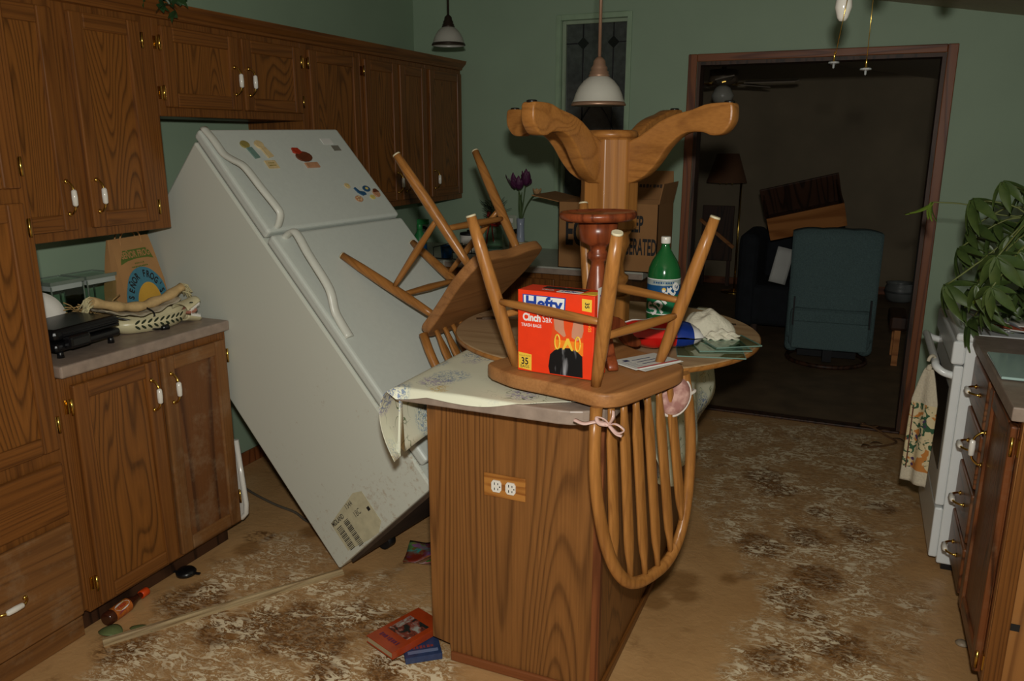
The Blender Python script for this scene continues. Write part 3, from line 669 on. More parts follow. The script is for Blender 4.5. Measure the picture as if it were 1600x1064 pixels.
# ------------------------------------------------------------------ bow-back chairs, upside down
def chair(label, M, L_=.40, Lf=None, bh=.522, bt=.11, bw=.215, mats=CH, cushion=False):
    t = thing('dining_chair', label, 'chair', M=M, group='bow-back dining chairs put up on the island')
    wf, wb, df, db, sx, sy = .157, .134, .128, .128, .068, .104
    Lf = Lf or L_
    out = []
    prof = [(-.215, -.17), (-.19, -.205), (-.10, -.208), (0, -.196), (.10, -.208), (.19, -.205), (.215, -.17), (.222, -.08), (.2, .02), (.185, .10), (.175, .175), (.13, .208), (.06, .214), (-.06, .214), (-.13, .208), (-.175, .175), (-.185, .10), (-.2, .02), (-.222, -.08)]
    P = catmull([(x, y, 0) for x, y in prof] + [(prof[0][0], prof[0][1], 0)], 4)[:-1]
    mb = MB(); mb.prism([(q.x, q.y) for q in P], 0, .038, True)
    seat = mb.build('seat', SEATB, t, bevel=.007, seg=3)
    T = {}
    for n, (x, y, LL) in dict(fl=(-wf, -df, Lf), fr=(wf, -df, Lf), bl=(-wb, db, L_), br=(wb, db, L_)).items():
        a = Vector((x, y, .008)); k = LL / .40
        c_ = Vector((x + math.copysign(sx, x) * k, y + math.copysign(sy, y) * k, -LL)); T[n] = (a, c_)
        mb = MB(); q = [0, .12, .3, .55, .8, 1]; r = [.0125, .015, .0175, .0185, .017, .0135]
        mb.tube([a.lerp(c_, k_) for k_ in q], r, 14)
        leg = mb.build('leg', mats['z'], t)
        g = MB(); d = (c_ - a).normalized(); g.tube([c_, c_ + d * .005], [.0145, .013], 12); g.build('foot_glide', plain('cream_glide', rgb(206, 196, 164), .5) if 'cream_glide' not in bpy.data.materials else bpy.data.materials['cream_glide'], leg)
    for a, c_, f in (('fl', 'bl', .455), ('fr', 'br', .455), ('fl', 'fr', .36), ('bl', 'br', .36)):
        A = T[a][0].lerp(T[a][1], f); B = T[c_][0].lerp(T[c_][1], f); mb = MB()
        mb.tube([A.lerp(B, k_) for k_ in (0, .15, .5, .85, 1)], [.008, .0105, .0135, .0105, .008], 10)
        mb.build('stretcher', mats['x'] if a[1] != c_[1] else mats['y'], t)
    def bow(th):
        c_, s_ = math.cos(th), math.sin(th)
        z = bh * abs(s_) ** .72; x = bw * math.copysign(abs(c_) ** .72, c_)
        tap = 1 - .12 * (1 - min(1, z / (.45 * bh))) ** 2
        return Vector((x * tap, .178 + bt * z, .03 + z))
    mb = MB(); K = 48; mb.tube([bow(math.pi * k / K) for k in range(K + 1)], .0142, 10, flat=1.25)
    mb.build('back_bow', mats['z'], t)
    ns = 6
    for k in range(ns):
        fx = (k + .5) / ns * 2 - 1
        base = Vector((fx * .150, .172 + .0, .034))
        th = math.acos(max(-1, min(1, (fx * .80))))
        # top end on the bow: search the angle whose x matches
        best = min((bow(math.pi * j / 200) for j in range(20, 181)), key=lambda q: abs(q.x - fx * bw * .86))
        top = best
        d = (top - base); Ld = d.length; d.normalize(); xw = Vector((1, 0, 0)); xw = (xw - d * xw.dot(d)).normalized(); yw = d.cross(xw)
        pr = [(0, .0095), (.08, .0105), (.15, .0145), (.22, .0185), (.5, .018), (.76, .0185), (.83, .0165), (.90, .009), (1, .0065)]
        vs = []; fs = []
        for i, (s_, wd) in enumerate(pr):
            for (ax, ay) in ((-1, -.45), (-.6, -1), (.6, -1), (1, -.45), (1, .45), (.6, 1), (-.6, 1), (-1, .45)):
                vs.append(base + d * Ld * s_ + xw * wd * ax + yw * min(.007, wd) * ay)
        for i in range(len(pr) - 1):
            for j in range(8): fs.append((i * 8 + j, i * 8 + (j + 1) % 8, (i + 1) * 8 + (j + 1) % 8, (i + 1) * 8 + j))
        fs += [tuple(range(8))[::-1], tuple(range(len(vs) - 8, len(vs)))]
        mb = MB(); mb.add(vs, fs, True); mb.build('spindle', mats['z'], t)
    return t
MA = Matrix.Translation((-.6362, 2.0084, .9755)) @ Euler((3.1629, -.0204, 1.1866), 'XYZ').to_matrix().to_4x4()
chA = chair('oak bow-back chair upside down on the island front with its spindled back hanging down', MA, L_=.40)
MBc = Matrix.Translation((-1.2446, 2.5407, 1.0617)) @ Euler((3.9663, .0142, -1.7213), 'XYZ').to_matrix().to_4x4()
chB = chair('oak bow-back chair tipped between refrigerator and island with its legs against the refrigerator', MBc, L_=.40, Lf=.425, bh=.42, bt=.25)

# ------------------------------------------------------------------ pedestal table, upside down on the island
TC = Vector((-.770, 2.585)); TZ = .937
t = thing('pedestal_table', 'oval oak pedestal table upside down on the island, four scrolled feet in the air', 'table', (TC.x, TC.y, .9172))
mb = MB(); P = ell(0, 0, .516, .516, 72); mb.prism(P, 0, TZ - .9172, True); top = mb.build('table_top', RAW, t, bevel=.005)
mb = MB(); mb.lathe([(.5135, .002), (.5175, .003), (.5185, .0095), (.5175, .016), (.5135, .017)], 72, cap=False); mb.build('edge_band', TB['x'], top)
SEAM = plain('seam_brown', rgb(70, 50, 34), .8)  # dark brown line for the joint in the table top
MB().box(-.50, .50, .03, .033, TZ - .9174, TZ - .9169).build('leaf_seam', SEAM, top)
FE = Matrix.Rotation(R_(-13.5), 4, 'Z')
for x, y, a in ((-.43, -.02, 12), (.36, .22, -8)):
    mb = MB(); mb.M = Matrix.Translation((x, y, TZ - .9172)) @ Matrix.Rotation(R_(a + 20), 4, 'Z'); mb.box(-.05, .05, -.012, .012, 0, .004); mb.box(-.03, .03, -.006, .006, .004, .008)
    mb.build('table_latch', DKIRON, top)
zb = TZ - .9172
mb = MB(); r0 = .082
mb.M = Matrix.Rotation(R_(22.5), 4, 'Z')
mb.lathe([(r0, zb), (r0, zb + .125)], 8, smooth=False); mb.build('column_base', TB['z'], t, bevel=.006)
mb = MB(); mb.lathe([(.07, zb + .125), (.078, zb + .135), (.078, zb + .15), (.066, zb + .16), (.074, zb + .172), (.074, zb + .186), (.06, zb + .195), (.056, zb + .23), (.064, zb + .27), (.076, zb + .30), (.07, zb + .325), (.078, zb + .335), (.078, zb + .345)], 28)
mb.build('turned_column', TB['z'], t)
zt = 1.676 - .9172                                         # tips of the feet
mb = MB(); mb.M = Matrix.Rotation(R_(-17 + 45 + 22.5), 4, 'Z'); R8 = .096
mb.lathe([(R8 - .006, zb + .345), (R8, zb + .352), (R8, zt - .105), (R8 - .006, zt - .098)], 8, smooth=False); mb.build('octagonal_post', TB['z'], t, bevel=.004)
mb = MB(); mb.lathe([(.07, zt - .10), (.086, zt - .098), (.090, zt - .09), (.086, zt - .078), (.075, zt - .074)], 32); mb.build('cap', TB['x'], t)
prof = [(.05, -.119), (.12, -.095), (.194, -.051), (.25, -.03), (.31, -.017), (.35, -.004), (.39, .0), (.435, 0), (.444, -.01), (.446, -.04), (.44, -.062), (.42, -.085), (.40, -.092), (.375, -.092), (.35, -.083), (.297, -.083), (.26, -.1), (.227, -.129), (.2, -.165), (.178, -.19), (.15, -.215), (.12, -.231), (.095, -.24), (.078, -.241), (.05, -.231)]
prof = [(a if a < .06 else .05 + (a - .05) * .965, b_) for a, b_ in prof]
P = catmull([(a, b_, 0) for a, b_ in prof] + [(prof[0][0], prof[0][1], 0)], 2)[:-1]
for k in range(4):
    a = R_(-17 + 90 * k)
    mb = MB(); mb.M = Matrix.Rotation(a, 4, 'Z') @ Matrix(((1, 0, 0, 0), (0, 0, -1, 0), (0, 1, 0, zt), (0, 0, 0, 1)))
    mb.prism([(q.x, q.y) for q in P], -.024, .024, True)
    leg = mb.build('scrolled_foot', TB['x'], t, bevel=.006, seg=2)
    mb = MB(); mb.M = Matrix.Rotation(a, 4, 'Z') @ Matrix.Translation((.41, 0, zt)); mb.lathe([(.016, -.002), (.016, .004), (.012, .006)], 12); mb.build('foot_pad', BLACK, leg)

# ------------------------------------------------------------------ small cherry plant stand on the upturned seat
MSt = Matrix.Translation((-.645, 2.095, .9775)) @ Euler((R_(0), R_(-1.2), 0), 'XYZ').to_matrix().to_4x4()
t = thing('pedestal_stand', 'small reddish turned pedestal stand with a round top standing on the upturned chair', 'stand', M=MSt)
h = .40
mb = MB(); mb.lathe([(.03, .04), (.034, .05), (.03, .07), (.024, .085), (.036, .13), (.036, .17), (.028, .22), (.020, .255), (.019, .268), (.03, .278), (.03, .29), (.022, .3), (.026, .312), (.05, .326), (.055, h - .02)], 24); mb.build('turned_column', CHERRY, t)
mb = MB(); mb.lathe([(.09, h - .02), (.103, h - .014), (.106, h - .004), (.103, h + .004), (.099, h + .004), (.095, h), (0, h)], 36); mb.build('round_top', CHERRY, t)
for k in range(3):
    a = R_(-58 + 121 * k)
    mb = MB(); mb.M = Matrix.Rotation(a, 4, 'Z') @ Matrix(((1, 0, 0, 0), (0, 0, -1, 0), (0, 1, 0, 0), (0, 0, 0, 1)))
    q = [(.02, .10), (.05, .105), (.08, .09), (.105, .06), (.12, .035), (.14, .02), (.145, .0), (.12, .0), (.1, .01), (.085, .03), (.07, .05), (.045, .058), (.02, .055)]
    q = [(.02 + (x - .02) * 1.22, y) for x, y in q]; P2 = catmull([(x, y, 0) for x, y in q] + [(q[0][0], q[0][1], 0)], 2)[:-1]
    mb.prism([(v.x, v.y) for v in P2], -.014, .014, True); mb.build('leg', CHERRY, t, bevel=.004)

# ------------------------------------------------------------------ trash bag carton
SZ = .9755
p0 = Vector((-.797, 1.875, SZ)); p1 = Vector((-.581, 1.857, SZ)); ux = (p1 - p0).normalized(); Wb = .216; Hb = .218; Db = .085
t = thing('trash_bag_box', 'bright orange-red trash bag carton standing on the upturned chair seat', 'box', M=frame(tuple(p0), tuple(ux), (0, 0, 1)))
RED = plain('carton_red', rgb(232, 56, 14), .45, var=.04, scale=30)
YELL = plain('carton_yellow', rgb(232, 190, 60), .5, var=.03); WHT = plain('carton_white', rgb(226, 224, 220), .5, var=.03); NAVY = plain('carton_blue', rgb(20, 60, 150), .5, var=.03)
BK = two_tone('bag_black', rgb(14, 14, 16), rgb(150, 150, 154), 40, .56, .75, .4, sc3=(1, .22, 1), distortion=.6); SKIN = plain('skin_print', rgb(196, 136, 106), .6)
ORG = plain('orange_glow', rgb(240, 130, 24), .5)
mb = MB(); mb.box(0, Wb, 0, Hb, -Db, 0); mb.build('carton', RED, t, bevel=.0015)
I = Matrix.Identity(4)
uv = lambda u, v: (u * Wb, (1 - v) * Hb)
def pp(l): return [uv(*q) for q in l]
lg = decal('logo_panel', pp([(.065, .05), (.635, .055), (.625, .25), (.07, .25)]), NAVY, t, I)
decal('logo_white', pp([(.08, .06), (.62, .065), (.61, .24), (.085, .24)]), WHT, lg, I, .0009)
lettering('Hefty', .046, NAVY, lg, Matrix.Translation((*uv(.345, .15), .0012)), bold=.0016, sx=1.02)
lettering('Cinch', .027, WHT, t, Matrix.Translation((*uv(.19, .33), .0008)), bold=.0012, sx=.82)
lettering('Sak', .027, WHT, t, Matrix.Translation((*uv(.395, .33), .0008)), sx=.75)
lettering('TRASH BAGS', .012, WHT, t, Matrix.Translation((*uv(.185, .425), .0008)), bold=.0002, sx=.85)
decal('picture_ground', pp([(.49, .3), (.87, .3), (.87, .7), (.44, .7), (.44, .6)]), plain('carton_orange', rgb(226, 74, 16), .5), t, I, .0005)
decal('glow', pp([(.5, .56), (.87, .56), (.87, .72), (.5, .72)]), ORG, t, I, .0007)
decal('bag_picture', pp([(.44, .985), (.42, .9), (.44, .75), (.5, .69), (.58, .655), (.7, .645), (.8, .68), (.86, .73), (.87, .985)]), BK, t, I, .001)
for pl in ([(.48, .30), (.61, .30), (.62, .42), (.645, .5), (.62, .52), (.56, .48), (.5, .44)], [(.74, .32), (.86, .30), (.87, .42), (.85, .5), (.79, .55), (.72, .51), (.72, .45)]):
    decal('hand_picture', pp(pl), SKIN, t, I, .0012)
for cx, wd in ((.535, .022), (.80, .024)):
    mb = MB(); cxx, cy = uv(cx, .585); mb.tube([(cxx + .007 * math.cos(a), cy + .019 * math.sin(a), .0014) for a in [k * math.pi / 8 for k in range(17)]], .0024, 5); mb.build('yellow_tie', YELL, t)
decal('yellow_tie', pp([(.655, .53), (.685, .53), (.745, .675), (.72, .675), (.67, .6), (.625, .67), (.60, .67)]), YELL, t, I, .0013)
st = decal('sticker', pp([(.012, .77), (.19, .785), (.19, .985), (.015, .97)]), YELL, t, I, .0008)
lettering('35', .026, INK, st, Matrix.Translation((*uv(.10, .88), .001)), bold=.0006, sx=.85); lettering('BAGS', .011, INK, st, Matrix.Translation((*uv(.10, .945), .001))); lettering('VALUE PACK', .006, plain('faded_ink', rgb(150, 110, 40), .6), st, Matrix.Translation((*uv(.10, .81), .001)))
st = decal('sticker', pp([(.84, .04), (.965, .045), (.965, .19), (.845, .18)]), YELL, t, I, .0008)
lettering('35', .016, INK, st, Matrix.Translation((*uv(.905, .115), .001)), rot=R_(-90), bold=.0004)
lettering('35 BAGS', .011, YELL, t, Matrix.Translation((*uv(.945, .33), .001)), rot=R_(-90))
# right face and top
MR = frame((Wb, 0, 0), (0, 0, -1), (0, 1, 0))
lg = decal('side_logo', rect(.02, .066, .14, .235), WHT, t, MR); lettering('Hefty', .034, NAVY, lg, MR @ Matrix.Translation((.043, .187, .001)), rot=R_(-90), bold=.001, sx=.8)
MT = frame((0, Hb, 0), (1, 0, 0), (0, 0, -1))
decal('top_band', rect(.05, .17, .045, .075), BK, t, MT); lg = decal('top_logo', rect(.105, .17, .012, .038), WHT, t, MT); lettering('Hefty', .02, NAVY, lg, MT @ Matrix.Translation((.137, .025, .001)), bold=.0006); decal('top_sticker', [(.17, .01), (.214, .01), (.214, .06), (.185, .05)], YELL, t, MT); lettering('Cinch', .015, WHT, t, MT @ Matrix.Translation((.075, .025, .001)), bold=.0006)

# ------------------------------------------------------------------ things on the upturned table top
TT = TZ + .0005
t = thing('soda_bottle', 'two-litre green soda bottle with a white cap on the upturned table top', 'bottle', (-.585, 2.64, TT))
mb = MB(); mb.lathe([(.042, 0), (.052, .006), (.055, .02), (.055, .19), (.052, .215), (.042, .24), (.028, .262), (.017, .28), (.0135, .292), (.0135, .30)], 32); mb.build('bottle_body', plain('green_plastic', rgb(28, 96, 48), .12, var=.05, spec=.6), t)
mb = MB(); mb.lathe([(.015, .298), (.016, .30), (.016, .318), (.0145, .321)], 20); mb.build('cap', PORC, t)
LG = plain('label_green', rgb(20, 120, 78), .35); LB = plain('label_blue', rgb(16, 78, 128), .35); LS = plain('label_silver', rgb(168, 180, 176), .35, var=.15, scale=60)
mb = MB(); mb.lathe([(.0556, .065), (.0556, .182)], 32, cap=False); lab = mb.build('label', LG, t)
mb = MB(); mb.lathe([(.0559, .13), (.0559, .163)], 32, cap=False); mb.build('blue_band', LB, lab)
mb = MB(); mb.lathe([(.0559, .163), (.0559, .182)], 32, cap=False); mb.build('silver_band', LS, lab)
RZ = Matrix.Rotation(R_(14), 4, 'Z')
for zz in (.066, .183):
    mb = MB(); mb.lathe([(.0561, zz - .0015), (.0561, zz + .0015)], 32, cap=False); mb.build('white_stripe', WHT, lab)
lettering('Sprite', .062, WHT, lab, RZ, wrap=(.0566, 0, .122), rot=R_(45), bold=.0018, sx=.95)
mb = MB(); mb.M = RZ; mb.add([(.0564 * math.sin(a), -.0564 * math.cos(a), z) for a, z in [((-.05 + .007 * math.cos(k * .52)) / .0564 * 1 + .88, .15 + .0065 * math.sin(k * .52)) for k in range(12)]], [tuple(range(12))]); mb.build('yellow_fruit', YELL, lab)
strokes(9, .075, .007, LB, lab, RZ, wrap=(.0565, 0, .1725))
# crisps bag
t = thing('snack_bag', 'crumpled red, blue and white snack bag lying beside the upturned chair seat', 'bag', (-.535, 2.385, TT))
SB = [plain('bag_red', rgb(208, 26, 22), .22, spec=.6), plain('bag_blue', rgb(20, 50, 130), .22, spec=.6), plain('bag_white', rgb(206, 204, 200), .25)]
def pillow(u, v, s):
    x = (u - .5) * .25; y = (v - .5) * .15
    th = (max(0, math.sin(math.pi * u)) ** .38) * (max(0, math.sin(math.pi * v)) ** .5)
    z = .05 + s * .046 * th + .008 * mnoise.noise((x * 22, y * 22, s))
    return (x, y * (1 - .12 * math.sin(math.pi * u)), max(.003, z))
mb = MB(); mb.grid(lambda u, v: pillow(u, v, 1), 24, 16); mb.grid(lambda u, v: pillow(u, v, -1), 24, 16)
for i, f in enumerate(mb.f):
    c_ = sum((mb.v[k] for k in f), Vector()) / 4
    mb.mi[i] = 0 if c_.x < .05 + .012 * math.sin(c_.y * 30) else (1 if c_.x < .095 else 2)
o = mb.build('bag_body', SB, t); o.rotation_euler = (0, 0, R_(24))
for k, (a, b_) in enumerate((((-.11, .02), (.02, .055)), ((-.1, -.03), (.03, -.06)))):
    mb = MB(); q = [pillow(.5 + (a[0] + (b_[0] - a[0]) * s) / .25, .5 + (a[1] + (b_[1] - a[1]) * s - .012 * math.sin(3.1 * s)) / .15, 1) for s in [i / 10 for i in range(11)]]
    mb.tube([(x, y, z + .001) for x, y, z in q], .0022, 5); l = mb.build('white_swoosh', SB[2], o)
# bundled towel
t = thing('hand_towel', 'bundled white towel with a lace hem on the upturned table top', 'towel', (-.43, 2.60, TT))
TOW = plain('white_towel', rgb(206, 200, 180), .9, var=.05, scale=120, bump=.3)
def blob(u, v):
    a = 2 * math.pi * u; e = math.pi / 2 * v
    r = 1 + .12 * math.sin(3 * a + 1) + .16 * mnoise.noise((math.cos(a) * 2.2, math.sin(a) * 2.2, v * 2.5))
    x = .082 * r * math.cos(a) * math.cos(e) ** .7; y = .062 * r * math.sin(a) * math.cos(e) ** .7; z = .085 * math.sin(e) * (1 + .25 * mnoise.noise((x * 25, y * 25, 3)))
    return (x, y, max(.001, z))
mb = MB(); mb.grid(blob, 40, 16); mb.build('towel_body', TOW, t)
mb = MB(); mb.grid(lambda u, v: (.02 + .09 * u + .006 * math.sin(v * 9), -.075 - .02 * v + .05 * u + .004 * math.sin(u * 14), .012 + .03 * (1 - v) * (1 - abs(u - .4)) + .004 * math.sin(u * 18)), 24, 8); mb.build('lace_hem', TOW, t, solid=.004)
# glass panes
GL = thin_glass('pane_glass', (.80, .88, .84, 1), .5); GE = plain('glass_edge', rgb(112, 140, 128), .15)
for k, (cx, cy, an, sx_, sy_, lab) in enumerate(((-.385, 2.42, 14, .2, .17, 'lowest loose glass pane on the table top, reaching the rim'), (-.36, 2.47, 24, .16, .13, 'middle loose glass pane in the stack beside the towel'), (-.34, 2.52, 34, .15, .14, 'topmost loose glass pane lying nearest the table top latch'))):
    t = thing('loose_glass', lab, 'glass', (cx, cy, TT + .0045 * k + .0005), (0, 0, R_(an)), group='loose glass panes on the table top')
    MB().box(-sx_ / 2, sx_ / 2, -sy_ / 2, sy_ / 2, 0, .0034).build('glass', GL, t)
    mb = MB()
    for a in (-1, 1): mb.box(-sx_ / 2, sx_ / 2, a * sy_ / 2 - .001, a * sy_ / 2 + .001, 0, .0036); mb.box(a * sx_ / 2 - .001, a * sx_ / 2 + .001, -sy_ / 2, sy_ / 2, 0, .0036)
    mb.build('cut_edge', GE, t)
# papers on the seat
PAP = plain('paper', rgb(206, 206, 200), .7, var=.03); PB = plain('print_blue', rgb(40, 46, 90), .7); PR = plain('print_red', rgb(190, 80, 80), .7)
t = thing('envelope', 'printed white envelope with blue lines and a red edge on the upturned seat', 'paper', M=Matrix.Translation((-.502, 2.075, .9785)) @ Euler((R_(-.5), R_(1.2), R_(60)), 'XYZ').to_matrix().to_4x4())
mb = MB(); mb.prism([(-.085, -.05), (.085, -.055), (.088, .05), (-.08, .052)], 0, .003); mb.build('sheet', PAP, t)
mb = MB(); mb.M = Matrix.Translation((.006, -.012, -.0015)) @ Matrix.Rotation(R_(5), 4, 'Z'); mb.prism(rect(-.08, .084, -.05, .05), 0, .0014); mb.build('sheet', PAP, t)
for y in (-.02, .0, .02): decal('printed_line', rect(-.03, .04, y - .002, y + .002), PB, t, Matrix.Translation((0, 0, .003)), .0003)
decal('printed_band', rect(-.075, .085, -.05, -.042), PR, t, Matrix.Translation((0, 0, .003)), .0003); decal('stamp', rect(-.055, -.037, .02, .034), PB, t, Matrix.Translation((0, 0, .003)), .0003)
for k in range(5): decal('small_print', rect(-.07, -.04 - .004 * (k % 2), -.03 + k * .012, -.0285 + k * .012), plain('print_grey', rgb(120, 120, 130), .7) if 'print_grey' not in bpy.data.materials else bpy.data.materials['print_grey'], t, Matrix.Translation((0, 0, .003)), .0003)
# chair pad with ribbons
t = thing('chair_pad', 'pink chair pad with white piping drooping under the upturned seat, tied by a ribbon bow', 'cushion', (-.418, 2.08, .888))
PINK = two_tone('pink_fabric', rgb(150, 104, 96), rgb(190, 150, 138), 34, .42, .6, .8); WPIPE = plain('white_piping', rgb(210, 200, 190), .7); RIB = plain('satin_ribbon', rgb(206, 172, 162), .3, var=.08, scale=40)
mb = MB(); mb.M = Euler((R_(66), R_(30), R_(20)), 'XYZ').to_matrix().to_4x4() @ Matrix.Diagonal((.8, 1.05, 1.2, 1))
prof = [(0, -.018), (.034, -.017), (.05, -.009), (.054, 0), (.05, .009), (.034, .016), (0, .012)]
mb.lathe(prof, 28); pad = mb.build('pad', PINK, t)
mb2 = MB(); mb2.M = mb.M; mb2.tube([(.054 * math.cos(a), .054 * math.sin(a), 0) for a in [k * math.pi / 16 for k in range(33)]], .0048, 8); mb2.build('piping', WPIPE, pad)
mb = MB(); P = catmull([(-.175, -.352, -.006), (-.15, -.3522, -.012), (-.12, -.3428, -.006), (-.09, -.342, -.01)], 6); mb.tube(P, .009, 6, flat=.35); mb.build('ribbon_tie', RIB, t); bpy.context.scene.collection.objects[-1].location = (.007, .002, .03)
for pts in ([(-.09, -.3426, -.01), (-.07, -.3528, -.002), (-.05, -.3528, -.014), (-.066, -.3524, -.024), (-.09, -.3428, -.012)], [(-.09, -.3426, -.012), (-.07, -.3526, -.026), (-.055, -.3526, -.03)], [(-.09, -.3426, -.01), (-.1, -.3524, .006), (-.118, -.3524, .008), (-.112, -.352, -.006), (-.09, -.3428, -.01)], [(-.09, -.3426, -.01), (-.078, -.3522, .012), (-.08, -.3426, .026)]):
    mb = MB(); mb.tube(catmull(pts, 6), .006, 6, flat=.35); mb.build('ribbon_loop', RIB, t); bpy.context.scene.collection.objects[-1].location = (.007, .002, .03)
mb = MB(); mb.tube(catmull([(-.02, .06, .0), (.02, .09, -.006), (.045, .06, .004), (.03, .03, -.004)], 6), .005, 6); mb.build('ribbon_tie', WPIPE, t)
# ------------------------------------------------------------------ left counter clutter
CZ = .9145
t = thing('paper_bag', 'brown kraft gift bag with green and blue printing on the left counter', 'bag', M=Matrix.Translation((-2.515, 2.182, CZ)) @ Matrix.Rotation(R_(8), 4, 'Z') @ frame((0, 0, 0), (0, 1, 0), (-.06, 0, 1)))
def bagw(z): return .125 - .08 * max(0, (z - .05)) * .35
mb = MB(); hb = .30
vs = []
for z, dd in ((0, .05), (.12, .045), (.24, .022), (hb, .008)):
    wv_ = .118 - .018 * z / hb
    vs += [(-wv_, z, dd), (wv_, z, dd), (wv_ + .002, z, 0), (wv_, z, -dd), (-wv_, z, -dd), (-wv_ - .002, z, 0)]
fs = []
for k in range(3):
    for j in range(6): fs.append((k * 6 + j, k * 6 + (j + 1) % 6, (k + 1) * 6 + (j + 1) % 6, (k + 1) * 6 + j))
fs.append(tuple(range(6))[::-1]); mb.add(vs, fs); bagb = mb.build('bag_body', KRAFT, t)
GRN = plain('print_green', rgb(92, 112, 40), .8, var=.1, scale=60); BLU = plain('print_sky', rgb(70, 130, 150), .8, var=.08, scale=60); SUN = plain('print_sun', rgb(216, 166, 60), .8)
def onbag(x, y):
    z = .05 if y < 0 else (.05 - .005 * y / .12 if y < .12 else (.045 - .023 * (y - .12) / .12 if y < .24 else .022 - .014 * (y - .24) / .06)); return (x, y, z + .0012)
def bagart(name, poly, mat, parent, lift=0, n=10):
    bm = bmesh.new(); vs = [bm.verts.new((x, y, 0)) for x, y in poly]; bm.faces.new(vs)
    for yc in (.12, .24): bmesh.ops.bisect_plane(bm, geom=bm.verts[:] + bm.edges[:] + bm.faces[:], plane_co=(0, yc, 0), plane_no=(0, 1, 0))
    for v in bm.verts: q = onbag(v.co.x, v.co.y); v.co = (q[0], q[1], q[2] + lift)
    me = bpy.data.meshes.new(name); bm.to_mesh(me); bm.free(); me.materials.append(mat); o = bpy.data.objects.new(name, me); COL.objects.link(o); o.parent = parent; return o
bagart('green_banner', [(-.088, .205), (-.08, .225), (-.068, .242), (-.06, .255), (.06, .255), (.075, .242), (.088, .21), (.06, .218), (0, .22), (-.05, .215)], GRN, bagb)
def bagtext(body, size, mat, cx, cy, **kw):
    vs, fs = text_geo(body, size, **kw); mb = MB(); mb.add([(lambda q: (q[0], q[1], q[2] + .0008))(onbag(x + cx, y + cy)) for x, y, _ in vs], fs); return mb.build('lettering', mat, bagb)
bagtext('SEÑOR FROG', .034, KRAFT, 0, .236, bold=.001, sx=.72)
for yy, nn, ww in ((.203, 7, .05), (.190, 10, .085)): strokes(nn, ww, .006, GRN, bagb, Matrix.Translation((.004, yy, .034)) @ Matrix.Rotation(R_(-10), 4, 'X'), seed=nn)

arc = [(.110 * math.cos(a), .052 + .135 * math.sin(a)) for a in [math.pi * k / 24 for k in range(25)]]
bagart('blue_arch', arc + [(-.108, .0), (.108, .0)], BLU, bagb)
bagart('sun_disc', [(.064 * math.cos(a) + .01, .045 + .082 * math.sin(a)) for a in [math.pi * k / 18 for k in range(19)]], SUN, bagb, .0006)
word = "SEÑOR FROG'S"
for k, ch in enumerate(word):
    if ch == ' ': continue
    a = math.pi * (.90 - .80 * k / (len(word) - 1)); vs, fs = text_geo(ch, .037, bold=.0012, sx=.72)
    rr = Matrix.Rotation(a - math.pi / 2, 3, 'Z'); mb = MB()
    q = [rr @ Vector(v) + Vector((.086 * math.cos(a), .048 + .112 * math.sin(a), 0)) for v in vs]
    mb.add([(lambda s: (s[0], s[1], s[2] + .0009))(onbag(v.x, v.y)) for v in q], fs); mb.build('lettering', INK, bagb)
for s in (-1, 1):
    mb = MB(); mb.tube(catmull([(-.055, .27, s * .012), (-.05, .305, s * .012), (-.02, .334, s * .016), (.02, .334, s * .016), (.05, .305, s * .012), (.055, .27, s * .012)], 5), .003, 6); mb.build('twine_handle', KRAFT, t)
# canisters
CG = thin_glass('canister_glass', (.88, .93, .9, 1), .5)
for y, lab in ((1.875, 'square glass canister beside the pantry on the left counter'), (2.015, 'square glass canister next to the paper bag on the left counter')):
    t = thing('glass_canister', lab, 'canister', (-2.555, y, CZ))
    mb = MB(); a = .062
    for x0, x1, y0, y1 in ((-a, -a + .004, -a, a), (a - .004, a, -a, a), (-a, a, -a, -a + .004), (-a, a, a - .004, a)): mb.box(x0, x1, y0, y1, .004, .155)
    mb.box(-a, a, -a, a, 0, .005); mb.build('glass_body', CG, t)
    mb = MB(); mb.box(-a - .003, a + .003, -a - .003, a + .003, .176, .184); mb.build('lid', CG, t, bevel=.002)
    mb = MB()
    for s in (-1, 1): mb.box(-a - .003, a + .003, s * (a + .002) - .0018, s * (a + .002) + .0018, .174, .186); mb.box(s * (a + .002) - .0018, s * (a + .002) + .0018, -a - .003, a + .003, .174, .186)
    for sx_ in (-1, 1):
        for sy_ in (-1, 1): mb.box(sx_ * a - .0018, sx_ * a + .0018, sy_ * a - .0018, sy_ * a + .0018, 0, .17)
    mb.build('glass_rim', plain('rim_glass', rgb(108, 120, 108), .15) if 'rim_glass' not in bpy.data.materials else bpy.data.materials['rim_glass'], t)
    mb = MB(); mb.box(-a + .003, a - .003, -a + .003, a - .003, .155, .176); mb.build('seal', plain('lid_seal', rgb(168, 176, 170), .4) if 'lid_seal' not in bpy.data.materials else bpy.data.materials['lid_seal'], t)
# raffia
mb = MB(); rnd = random.Random(4)
for k in range(70):
    a = rnd.uniform(-.9, .9) + (0 if k % 2 else 3.14); x = rnd.uniform(-.03, .03); l = rnd.uniform(.04, .085)
    p_ = Vector((x, rnd.uniform(-.05, .05), rnd.uniform(.008, .05))); q_ = p_ + Vector((rnd.uniform(-.02, .02), math.cos(a) * l, rnd.uniform(-.02, .05))); q_.z = max(.004, q_.z)
    mb.tube([p_, p_.lerp(q_, .5) + Vector((0, 0, .008)), q_], .0022, 4)
o = mb.build('raffia_bundle', plain('raffia', rgb(186, 152, 96), .8, var=.15, scale=50)); o.location = (-2.44, 1.915, CZ + .03); tag(o, 'tangled bundle of tan raffia straw in front of the glass canisters', 'raffia', kind='stuff')
